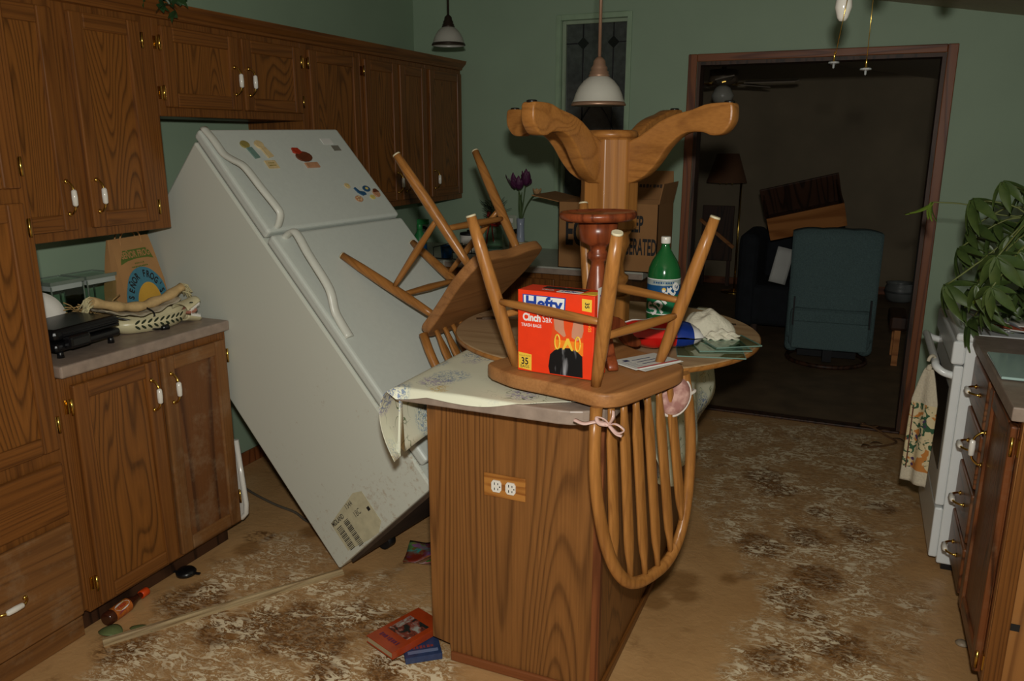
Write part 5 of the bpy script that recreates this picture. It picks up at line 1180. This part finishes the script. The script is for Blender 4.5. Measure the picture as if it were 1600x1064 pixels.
for sx_ in (-.13, .13):
    for sy_ in (-.13, .12): MB().box(sx_ - .008, sx_ + .008, sy_ - .008, sy_ + .008, 0, .004).build('foot', BLACK, t)
# ------------------------------------------------------------------ potted umbrella plant
t = thing('umbrella_plant', 'large potted umbrella plant with drooping leaflets beside the range', 'plant', (.65, 2.92, .9145))
POT = plain('clay_pot', rgb(110, 62, 40), .7, var=.1)
mb = MB(); mb.lathe([(.075, 0), (.08, .004), (.105, .13), (.112, .13), (.112, .155), (.1, .155), (.095, .13), (0, .13)], 32); mb.build('pot', POT, t)
mb = MB(); mb.lathe([(0, .134), (.05, .14), (.098, .132)], 24); mb.build('soil', plain('soil', rgb(50, 36, 26), .95, var=.3, scale=60), t)
LF = two_tone('plant_leaf', rgb(46, 66, 30), rgb(80, 98, 46), 12, .3, .7, .42); LF2 = plain('young_leaf', rgb(110, 136, 50), .35, var=.1)
STM = plain('plant_stem', rgb(104, 112, 56), .6, var=.1)
lf = MB()
def leafpt(u, v): 
    wd = .0155 * math.sin(math.pi * (.04 + .96 * u) ** .8) ** .8 + .0005
    return (.11 * u, wd * (2 * v - 1), -.035 * u * u + .006 * abs(2 * v - 1))
lf.grid(leafpt, 6, 2); lmesh = None
rnd = random.Random(21); nleaf = 0
stems = []
for k in range(6):
    a = k * 1.05 + .4; q = [Vector((.03 * math.cos(a), .03 * math.sin(a), .13)), Vector((.07 * math.cos(a), .07 * math.sin(a), .3)), Vector((.12 * math.cos(a), .12 * math.sin(a), .43))]
    mb = MB(); mb.tube(catmull(q, 5), [.006] * 11, 7); mb.build('stem', STM, t); stems.append(q)
def cluster(hub, dirv, n, size, mat, droop):
    global lmesh, nleaf
    dirv = Vector(dirv).normalized()
    for k in range(n):
        a = 2 * math.pi * k / n + rnd.uniform(-.25, .25)
        o = None
        if lmesh is None:
            o = lf.build('leaf', mat, t); lmesh = o.data
        else:
            o = bpy.data.objects.new('leaf', lmesh if mat == LF else lmesh2()); COL.objects.link(o); o.parent = t
        s = size * rnd.uniform(.75, 1.15)
        side = dirv.orthogonal().normalized(); side = Matrix.Rotation(a, 3, dirv) @ side
        x = (side * math.cos(droop) + dirv * math.sin(-droop) + Vector((0, 0, -.25))).normalized(); z = dirv - x * dirv.dot(x); z.normalize(); y = z.cross(x)
        o.matrix_local = Matrix(((x.x * s, y.x * s, z.x * s, hub[0]), (x.y * s, y.y * s, z.y * s, hub[1]), (x.z * s, y.z * s, z.z * s, hub[2]), (0, 0, 0, 1)))
        nleaf += 1
_l2 = []
def lmesh2():
    if not _l2: m_ = lmesh.copy(); m_.materials.clear(); m_.materials.append(LF2); _l2.append(m_)
    return _l2[0]
hubs = []; tries = 0
while len(hubs) < 41 and tries < 20000:
    tries += 1
    h_ = Vector((rnd.uniform(-.38, .06), rnd.uniform(-.28, .30), rnd.uniform(.05, .56)))
    e_ = ((h_.x + .12) / .29) ** 2 + (h_.y / .34) ** 2 + ((h_.z - .27) / .32) ** 2
    if e_ > 1 or e_ < .18 or min([(h_ - g).length for g in hubs] + [9]) < .082: continue
    if h_.z < .2 and math.hypot(h_.x, h_.y) < .15: continue
    if h_.z < .1 and h_.y < -.12: continue
    hubs.append(h_)
for h_ in hubs:
    q = min(stems, key=lambda s_: (s_[2] - h_).length); st_ = q[1].lerp(q[2], rnd.uniform(.2, 1))
    mb = MB(); mid = st_.lerp(h_, .5) + Vector((0, 0, .05)); mb.tube(catmull([st_, mid, h_], 4), .0028, 5); mb.build('petiole', STM, t)
    out = Vector((h_.x + .12, h_.y, .10 + .25 * h_.z)); cluster(h_, out, 7, rnd.uniform(.8, 1.12), LF, .45)
# the young shoot reaching out over the doorway
sh = [Vector((-.23, .10, .42)), Vector((-.33, .10, .45)), Vector((-.43, .10, .455))]
mb = MB(); mb.tube(catmull([Vector((-.10, .08, .42))] + sh, 5), .0025, 5); mb.build('petiole', STM, t); cluster(sh[-1], (-.45, -.1, -.8), 5, .72, LF2, -1.05)
sh = Vector((-.27, .0, .165)); mb = MB(); mb.tube(catmull([Vector((-.12, .06, .30)), Vector((-.24, .03, .25)), sh], 5), .0025, 5); mb.build('petiole', STM, t); cluster(sh, (-.5, -.2, -.6), 3, .75, LF2, -.9)

# ------------------------------------------------------------------ things on the muddy floor
t = thing('sauce_bottle', 'hot sauce bottle with an orange cap lying against the toe kick', 'bottle', M=Matrix.Translation((-2.165, 1.60, .024)) @ Matrix.Rotation(R_(96), 4, 'Z') @ Matrix.Rotation(R_(90), 4, 'Y') @ Matrix.Rotation(R_(-53), 4, 'Z'))
mb = MB(); mb.lathe([(.02, 0), (.0235, .004), (.0235, .098), (.018, .115), (.011, .135), (.0105, .165)], 24); mb.build('bottle_body', plain('sauce_glass', rgb(70, 34, 20), .12, spec=.6), t)
mb = MB(); mb.lathe([(.014, .158), (.0145, .162), (.0145, .186), (.012, .19)], 18); mb.build('cap', plain('orange_cap', rgb(222, 74, 18), .4), t)
mb = MB(); mb.lathe([(.0239, .026), (.0239, .096)], 24, cap=False); lab = mb.build('label', plain('label_orange', rgb(206, 112, 40), .5, var=.25, scale=90), t)
for a0, c_, z_, rz_ in ((-.1, WHT, .062, .03), (1.1, plain('label_magenta', rgb(150, 60, 70), .5), .05, .018), (-1.2, YELL, .07, .02)):
    mb = MB(); mb.add([(.0242 * math.sin(a), -.0242 * math.cos(a), z) for a, z in [(a0 + .62 * math.cos(k * .42), z_ + rz_ * math.sin(k * .42)) for k in range(15)]], [tuple(range(15))]); mb.build('label_oval', c_, lab)
strokes(5, .036, .011, plain('label_red', rgb(170, 40, 30), .5), lab, I, wrap=(.0246, -.002, .062), rot=R_(90))
for (x, y, a, lab, cu) in ((-2.165, 1.575, 8, 'broad green leaf lying against the sauce bottle base', .016), (-2.085, 1.625, 10, 'narrower green leaf pointing towards the wood strip', .008)):
    mb = MB(); mb.grid(lambda u, v: (.085 * u, .032 * math.sin(math.pi * (.05 + .93 * u)) ** .7 * (2 * v - 1) * (1 if cu > .01 else .6), .002 + cu * math.sin(math.pi * u) * (1 - abs(2 * v - 1) * .5)), 10, 6)
    o = mb.build('leaf_fallen', plain('fallen_leaf', rgb(104, 116, 70), .6, var=.1) if 'fallen_leaf' not in bpy.data.materials else bpy.data.materials['fallen_leaf'], solid=.0012); o.location = (x, y, .001); o.rotation_euler = (0, 0, R_(a)); tag(o, lab, 'leaf')
t = thing('black_lid', 'small black plastic lid with tabs on the floor near the base cabinet', 'lid', (-2.176, 1.958, .0), (0, 0, R_(15)))
mb = MB(); mb.lathe([(.036, 0), (.037, .01), (.03, .018), (.012, .02), (0, .02)], 24); mb.build('lid_body', BLACK, t)
for s in (-1, 1): MB().box(s * .044 - .012, s * .044 + .012, -.006, .006, .002, .008).build('tab', BLACK, t, bevel=.002)
a_ = Vector((-2.095, 1.527, .0)); b_ = Vector((-1.645, 2.197, .0)); d = (b_ - a_)
t = thing('wood_strip', 'long dirty white wood moulding strip lying across the mud', 'moulding', M=frame(tuple(a_), tuple(d), (0, 0, 1)))
mb = MB(); ln = d.length; OW = wood('dirty_white_strip', rgb(184, 162, 122), rgb(112, 82, 48), 'x', rings=5, scale=9, rough=.7, mud=.8, fibre=.7, contrast=(.25, .7))
mb.M = Matrix(((0, 0, 1, 0), (0, 1, 0, .0), (1, 0, 0, 0), (0, 0, 0, 1))); mb.prism([(-.016, -.002), (.016, -.002), (.016, .006), (.004, .009), (.0, .014), (-.012, .014), (-.016, .010)], 0, ln); mb.build('strip_body', OW, t)
BKO = plain('book_orange', rgb(168, 64, 26), .22, var=.12, scale=20, spec=.6); BKP = plain('book_pages', rgb(176, 158, 122), .85); BKB = plain('book_blue', rgb(50, 66, 104), .3, var=.15, scale=40)
ART = two_tone('cover_art', rgb(36, 40, 36), rgb(160, 160, 150), 26, .40, .66, .3, 6, 1.5, third=(.52, rgb(130, 60, 44)))
def book(name, label, M_, w_, h_, th, cov, art=True):
    t = thing(name, label, 'book', M=M_, group='paperback books beside the island')
    MB().box(0, w_, 0, h_, th - .0025, th).build('front_cover', cov, t, bevel=.001); MB().box(0, w_, 0, h_, 0, .0025).build('back_cover', cov, t, bevel=.001)
    MB().box(0, w_, -.002, .001, 0, th).build('spine', cov, t, bevel=.001); MB().box(.003, w_ - .003, .002, h_ - .003, .0025, th - .0025).build('pages', BKP, t)
    return t
MBk = frame((-1.205, 1.83, .002), (-.12, .09, .0), (.075, .20, .0)) 
MBk = Matrix.Translation((-1.19, 1.812, .030)) @ Matrix.Rotation(R_(62), 4, 'Z') @ Matrix.Rotation(R_(-2), 4, 'Y')
t = book('paperback_book', 'orange paperback with a dark square picture on its cover beside the island', Matrix.Translation((-1.182, 1.80, .024)) @ Matrix.Rotation(R_(70), 4, 'Z'), .215, .13, .024, BKO)
pic = decal('cover_picture', rect(.072, .165, .018, .112), ART, t, Matrix.Translation((0, 0, .024)), .0008)
strokes(8, .09, .018, plain('purple_ink', rgb(96, 40, 70), .5), t, Matrix.Translation((.04, .065, .0248)), rot=R_(90))
t = book('paperback_book', 'dark blue paperback underneath the orange one at the island corner', Matrix.Translation((-1.150, 1.825, .0005)) @ Matrix.Rotation(R_(38), 4, 'Z'), .115, .16, .021, BKB)
strokes(7, .08, .016, plain('dull_red_ink', rgb(140, 60, 60), .5), t, Matrix.Translation((.056, .045, .0212)))
decal('cover_stripe', rect(.01, .105, .015, .03), plain('pale_blue_ink', rgb(110, 124, 160), .4), t, Matrix.Translation((0, 0, .021)), .0004)
# soggy colourful booklet behind the island corner
m, nt, N, L, b = new_mat('booklet_art')
tc = N.new('ShaderNodeTexCoord'); v = vor(34); L.new(v.outputs['Color'], (hs := N.new('ShaderNodeHueSaturation')).inputs['Color']); hs.inputs['Saturation'].default_value = .9; hs.inputs['Value'].default_value = .35
cB = mixc(ramp_(nzz(12, 1), .4, .6), rgb(120, 40, 26), hs.outputs[0]); L.new(cB, b.inputs['Base Color']); b.inputs['Roughness'].default_value = .4
BOOKA = m
t = thing('soggy_booklet', 'crumpled colourful booklet on the floor between refrigerator and island', 'booklet', (-1.37, 2.45, .002), (0, 0, R_(20)))
for k in range(4):
    mb = MB(); mb.grid(lambda u, v: ((u - .5) * .26, (v - .5) * .15, .003 + k * .004 + (.02 + .03 * k) * max(0, u - .15) ** 1.3 * (1 - .5 * v) + .006 * math.sin(u * 11 + v * 5 + k)), 14, 8)
    mb.build('page', BOOKA if k in (1, 3) else plain('soggy_page_%d' % k, rgb(112, 76, 44), .7, var=.2), t, solid=.0012)
# cable and white tray by the cabinet end
mb = MB(); mb.tube(catmull([(-2.56, 2.66, .006), (-2.42, 2.60, .006), (-2.25, 2.547, .006), (-2.12, 2.52, .006), (-2.0, 2.47, .006), (-1.86, 2.50, .006)], 6), .0055, 8)
o = mb.build('power_cable', plain('grey_cable', rgb(96, 88, 76), .6)); tag(o, 'grey power cable lying on the mud beneath the tipped refrigerator', 'cable')
t = thing('white_tray', 'white plastic tray edge wedged beside the end of the base cabinet', 'tray', (-2.20, 2.272, .0))
mb = MB(); mb.M = Matrix(((1, 0, 0, 0), (0, 0, 1, 0), (0, 1, 0, 0), (0, 0, 0, 1)))
mb.prism([(-.30, .05), (-.28, .02), (-.02, .07), (.02, .085), (.042, .11), (.046, .15), (.022, .42), (-.30, .42)], -.008, .008); tr = mb.build('tray_body', PORC, t, bevel=.004)
mb = MB(); mb.tube([(-.02, 0, .07), (.02, 0, .085), (.042, 0, .11), (.046, 0, .15), (.022, 0, .42)], .011, 8); mb.build('rim', PORC, t)
# sprig at the threshold, shell by the drawers
t = thing('dry_sprig', 'dried brown plant sprig lying across the doorway threshold', 'twig', (.18, 4.6, .012))
DRY = plain('dry_brown', rgb(110, 76, 44), .9, var=.2)
mb = MB(); mb.tube(catmull([(-.06, .06, .0), (0, .02, .01), (.08, -.05, -.008), (.12, -.12, -.01), (.06, -.2, -.01), (-.02, -.26, -.01)], 6), .006, 6); mb.build('stem', DRY, t)
for (x, y, a) in ((-.03, .05, 2), (.03, 0, .4), (.1, -.09, -.6), (.05, -.2, 3.6), (-.01, -.25, 4), (.0, .03, 1)):
    mb = MB(); mb.M = Matrix.Translation((x, y, 0)) @ Matrix.Rotation(a, 4, 'Z'); mb.grid(lambda u, v: (.07 * u, .014 * math.sin(math.pi * (.04 + .94 * u)) * (2 * v - 1), .008 * math.sin(3 * u)), 6, 2); mb.build('leaf', DRY, t, solid=.001)
mb = MB(); mb.lathe([(0, .0), (.018, .003), (.02, .007), (.012, .014), (0, .016)], 14); o = mb.build('pale_shell', plain('pale_plastic', rgb(150, 134, 112), .5)); o.location = (.435, 2.62, .0); tag(o, 'small pale plastic cap on the mud below the right-hand drawers', 'cap')

# ------------------------------------------------------------------ living room
UPH = plain('blue_green_upholstery', rgb(96, 120, 120), .95, var=.2, scale=160, bump=.3)
t = thing('recliner', 'blue-green upholstered recliner seen from behind in the dark living room', 'armchair', (-.13, 6.12, 0), (0, 0, R_(4)))
mb = MB()
def backp(u, v):
    x = (u - .5) * 2; z = .2 + .74 * v; wd = .285 + .012 * v
    crown = .006 * abs(math.cos(x * math.pi * 1.5)) * v ** 6 + .025 * (1 - x ** 4) * v ** 8
    return (x * wd, -.24 + .10 * v + .03 * (x ** 4), z + crown)
def backf(u, v): x, y, z = backp(u, v); return (x, y + .17 - .02 * v, z)
mb.grid(backp, 24, 16); mb.grid(backf, 24, 16)
for v in (0, 1): mb.grid(lambda u, w_: tuple(Vector(backp(u, v)).lerp(Vector(backf(u, v)), w_)), 24, 4)
for u in (0, 1): mb.grid(lambda w_, v: tuple(Vector(backp(u, v)).lerp(Vector(backf(u, v)), w_)), 4, 16)
mb.build('backrest', UPH, t)
for k in range(3):
    m_ = MB(); m_.M = Matrix.Translation(((k - 1) * .165, -.07, .945)) @ Matrix.Diagonal((1, .8, .35, 1)); m_.lathe([(0, -.08), (.055, -.06), (.088, 0), (.06, .055), (0, .075)], 18); m_.build('head_cushion', UPH, t)
mb = MB(); mb.box(-.27, .27, -.24, .35, .13, .42); mb.build('seat', UPH, t, bevel=.04, seg=3)
mb = MB(); mb.box(-.25, .25, -.262, -.235, .13, .33); mb.build('back_skirt', UPH, t, bevel=.012)
for s in (-1, 1):
    m_ = MB(); m_.box(s * .245 - .05, s * .245 + .05, -.18, .42, .08, .56); m_.build('arm', UPH, t, bevel=.045, seg=3)
    m_ = MB(); m_.box(s * .25 - .006, s * .25 + .006, -.262, -.235, .30, .50); m_.build('back_seam', IRON, t)
mb = MB(); mb.tube([(.27 * math.cos(a), -.02 + .27 * math.sin(a), .016) for a in [k * math.pi / 16 for k in range(33)]], .016, 8, cap=False); mb.build('swivel_ring', DARKW, t)
mb = MB(); mb.box(-.2, .2, -.05, .01, .03, .13); mb.box(-.03, .03, -.2, .2, .03, .13); mb.build('swivel_base', IRON, t)
t = thing('side_table_leg_rest', 'dark wooden footrest edge standing beside the recliner', 'footrest', (.33, 6.3, 0))
mb = MB(); mb.box(-.06, .06, -.2, .2, .26, .36); mb.build('pad', DARKW, t, bevel=.02)
for s in (-1, 1): m_ = MB(); m_.box(-.02, .02, s * .16 - .015, s * .16 + .015, 0, .26); m_.build('leg', PINE, t)
t = thing('dresser_drawer', 'wooden dresser drawer tipped over on the dark furniture behind the recliner', 'drawer', M=Matrix.Translation((-.36, 6.75, .86)) @ Euler((R_(24), R_(-14), R_(6)), 'XYZ').to_matrix().to_4x4())
mb = MB(); mb.box(-.29, .29, -.012, 0, .0, .2); mb.build('drawer_back', PINE, t, bevel=.002)
MB().box(-.29, -.278, 0, .4, 0, .2).build('drawer_side', DARKW, t); MB().box(.278, .29, 0, .4, 0, .2).build('drawer_side', DARKW, t); MB().box(-.278, .278, 0, .4, 0, .01).build('drawer_bottom', DARKW, t); MB().box(-.31, .31, .4, .42, -.02, .25).build('drawer_front', DARKW, t, bevel=.004)
DKF = plain('dark_furniture_cloth', rgb(30, 34, 40), .9, var=.2)
t = thing('dark_armchair', 'near-black armchair under the tipped drawer behind the recliner', 'armchair', (-.42, 7.0, 0))
mb = MB(); mb.box(-.36, .36, -.3, .35, .08, .42); mb.build('seat', DKF, t, bevel=.05, seg=3)
mb = MB(); mb.M = Matrix.Rotation(R_(-8), 4, 'X'); mb.box(-.32, .32, .2, .38, .3, .95); mb.build('backrest', DKF, t, bevel=.06, seg=3)
for s in (-1, 1): m_ = MB(); m_.box(s * .38 - .08, s * .38 + .08, -.32, .35, .06, .80 if s > 0 else .84); m_.build('arm', DKF, t, bevel=.06, seg=3)
for sx_ in (-.3, .3):
    for sy_ in (-.25, .28): MB().box(sx_ - .025, sx_ + .025, sy_ - .025, sy_ + .025, 0, .09).build('leg', DARKW, t)
t = thing('paper_sheet', 'white paper sheet showing at the left side of the recliner', 'paper', M=Matrix.Translation((-.52, 6.5, .62)) @ Euler((R_(80), R_(12), R_(10)), 'XYZ').to_matrix().to_4x4())
mb = MB(); mb.grid(lambda u, v: ((u - .5) * .13, (v - .5) * .28, .01 * math.sin(u * 4 + v)), 6, 6); mb.build('sheet', PAP, t, solid=.002)
t = thing('floor_lamp', 'brass floor lamp with a brown tapered shade against the living room wall', 'lamp', (-1.15, 8.6, 0))
mb = MB(); mb.lathe([(.14, 0), (.14, .012), (.05, .025), (.015, .04)], 28); mb.build('base', BRASS, t)
mb = MB(); mb.tube([(0, 0, .03), (0, 0, 1.17)], .011, 10); mb.build('pole', BRASS, t)
mb = MB(); mb.tube(catmull([(0, 0, 1.17), (-.03, 0, 1.21), (-.12, 0, 1.20), (-.13, 0, 1.16)], 5), .008, 8); mb.build('swing_arm', BRASS, t)
mb = MB(); mb.M = Matrix.Translation((-.15, 0, 0)); mb.lathe([(.205, 1.15), (.11, 1.44), (.107, 1.44), (.20, 1.15)], 32, cap=False); mb.build('lamp_shade', plain('brown_shade', rgb(112, 76, 50), .8), t)
for s in (-1, 0, 1): m_ = MB(); m_.M = Matrix.Translation((-.15 + s * .06, -.02, 1.13)); m_.lathe([(.003, .03), (.003, .012), (.01, .006), (.006, 0), (0, -.002)], 10); m_.build('switch_chain', BRASS, t)
t = thing('ceramic_pot', 'small ribbed grey ceramic pot on the living room floor by the far wall', 'pot', (.45, 8.75, 0))
mb = MB(); mb.lathe([(.09, 0), (.12, .02), (.145, .10), (.14, .15), (.125, .17), (.14, .19), (.125, .19), (.11, .165), (.12, .10), (0, .02)], 28); mb.build('pot_body', plain('grey_ceramic', rgb(120, 124, 122), .4), t)
m_ = MB(); m_.lathe([(.147, .095), (.15, .105), (.147, .115)], 28, cap=False); m_.build('raised_band', plain('dark_band', rgb(80, 84, 84), .5), t)
t = thing('leaning_board', 'dark board with a pale diagonal brace leaning on the living room wall', 'board', (-1.42, 8.95, 0))
MB().box(-.17, .17, 0, .03, .28, .88).build('board_panel', DARKW, t, bevel=.004)
for s in (-.14, .14): MB().box(s - .02, s + .02, 0, .03, 0, .28).build('leg', DARKW, t)
m_ = MB(); m_.M = Matrix.Translation((0, -.015, .58)) @ Matrix.Rotation(R_(38), 4, 'Y'); m_.box(-.24, .24, -.012, .014, -.018, .018); m_.build('brace', PINE, t)
t = thing('ceiling_fan', 'unlit ceiling fan with a glass light in the dark living room', 'fan', (-1.12, 6.9, 0))
z0 = ceil_z(-1.12) - .13
mb = MB(); mb.lathe([(.08, z0 + .15), (.08, z0 + .09), (.02, z0 + .07), (.02, z0 - .17), (.11, z0 - .18), (.12, z0 - .27), (.05, z0 - .30)], 24); mb.build('motor_housing', plain('fan_bronze', rgb(110, 96, 80), .5, .4), t)
for k in range(5):
    a = R_(-8 + 72 * k); mb = MB(); mb.M = Matrix.Translation((0, 0, z0 - .28)) @ Matrix.Rotation(a, 4, 'Z') @ Matrix.Rotation(R_(12), 4, 'X'); mb.prism([(.18, -.05), (.58, -.07), (.6, 0), (.58, .07), (.18, .05)], -.004, .004); bl = mb.build('blade', plain('fan_blade', rgb(140, 128, 112), .5) if 'fan_blade' not in bpy.data.materials else bpy.data.materials['fan_blade'], t)
    m_ = MB(); m_.M = mb.M; m_.box(.1, .22, -.015, .015, -.01, -.004); m_.build('blade_iron', BRASS, bl)
mb = MB(); mb.M = Matrix.Translation((0, 0, z0 - .38)); mb.lathe([(.03, .08), (.06, .06), (.09, .0), (.07, -.05), (0, -.07)], 24); mb.build('glass_globe', SH, t)
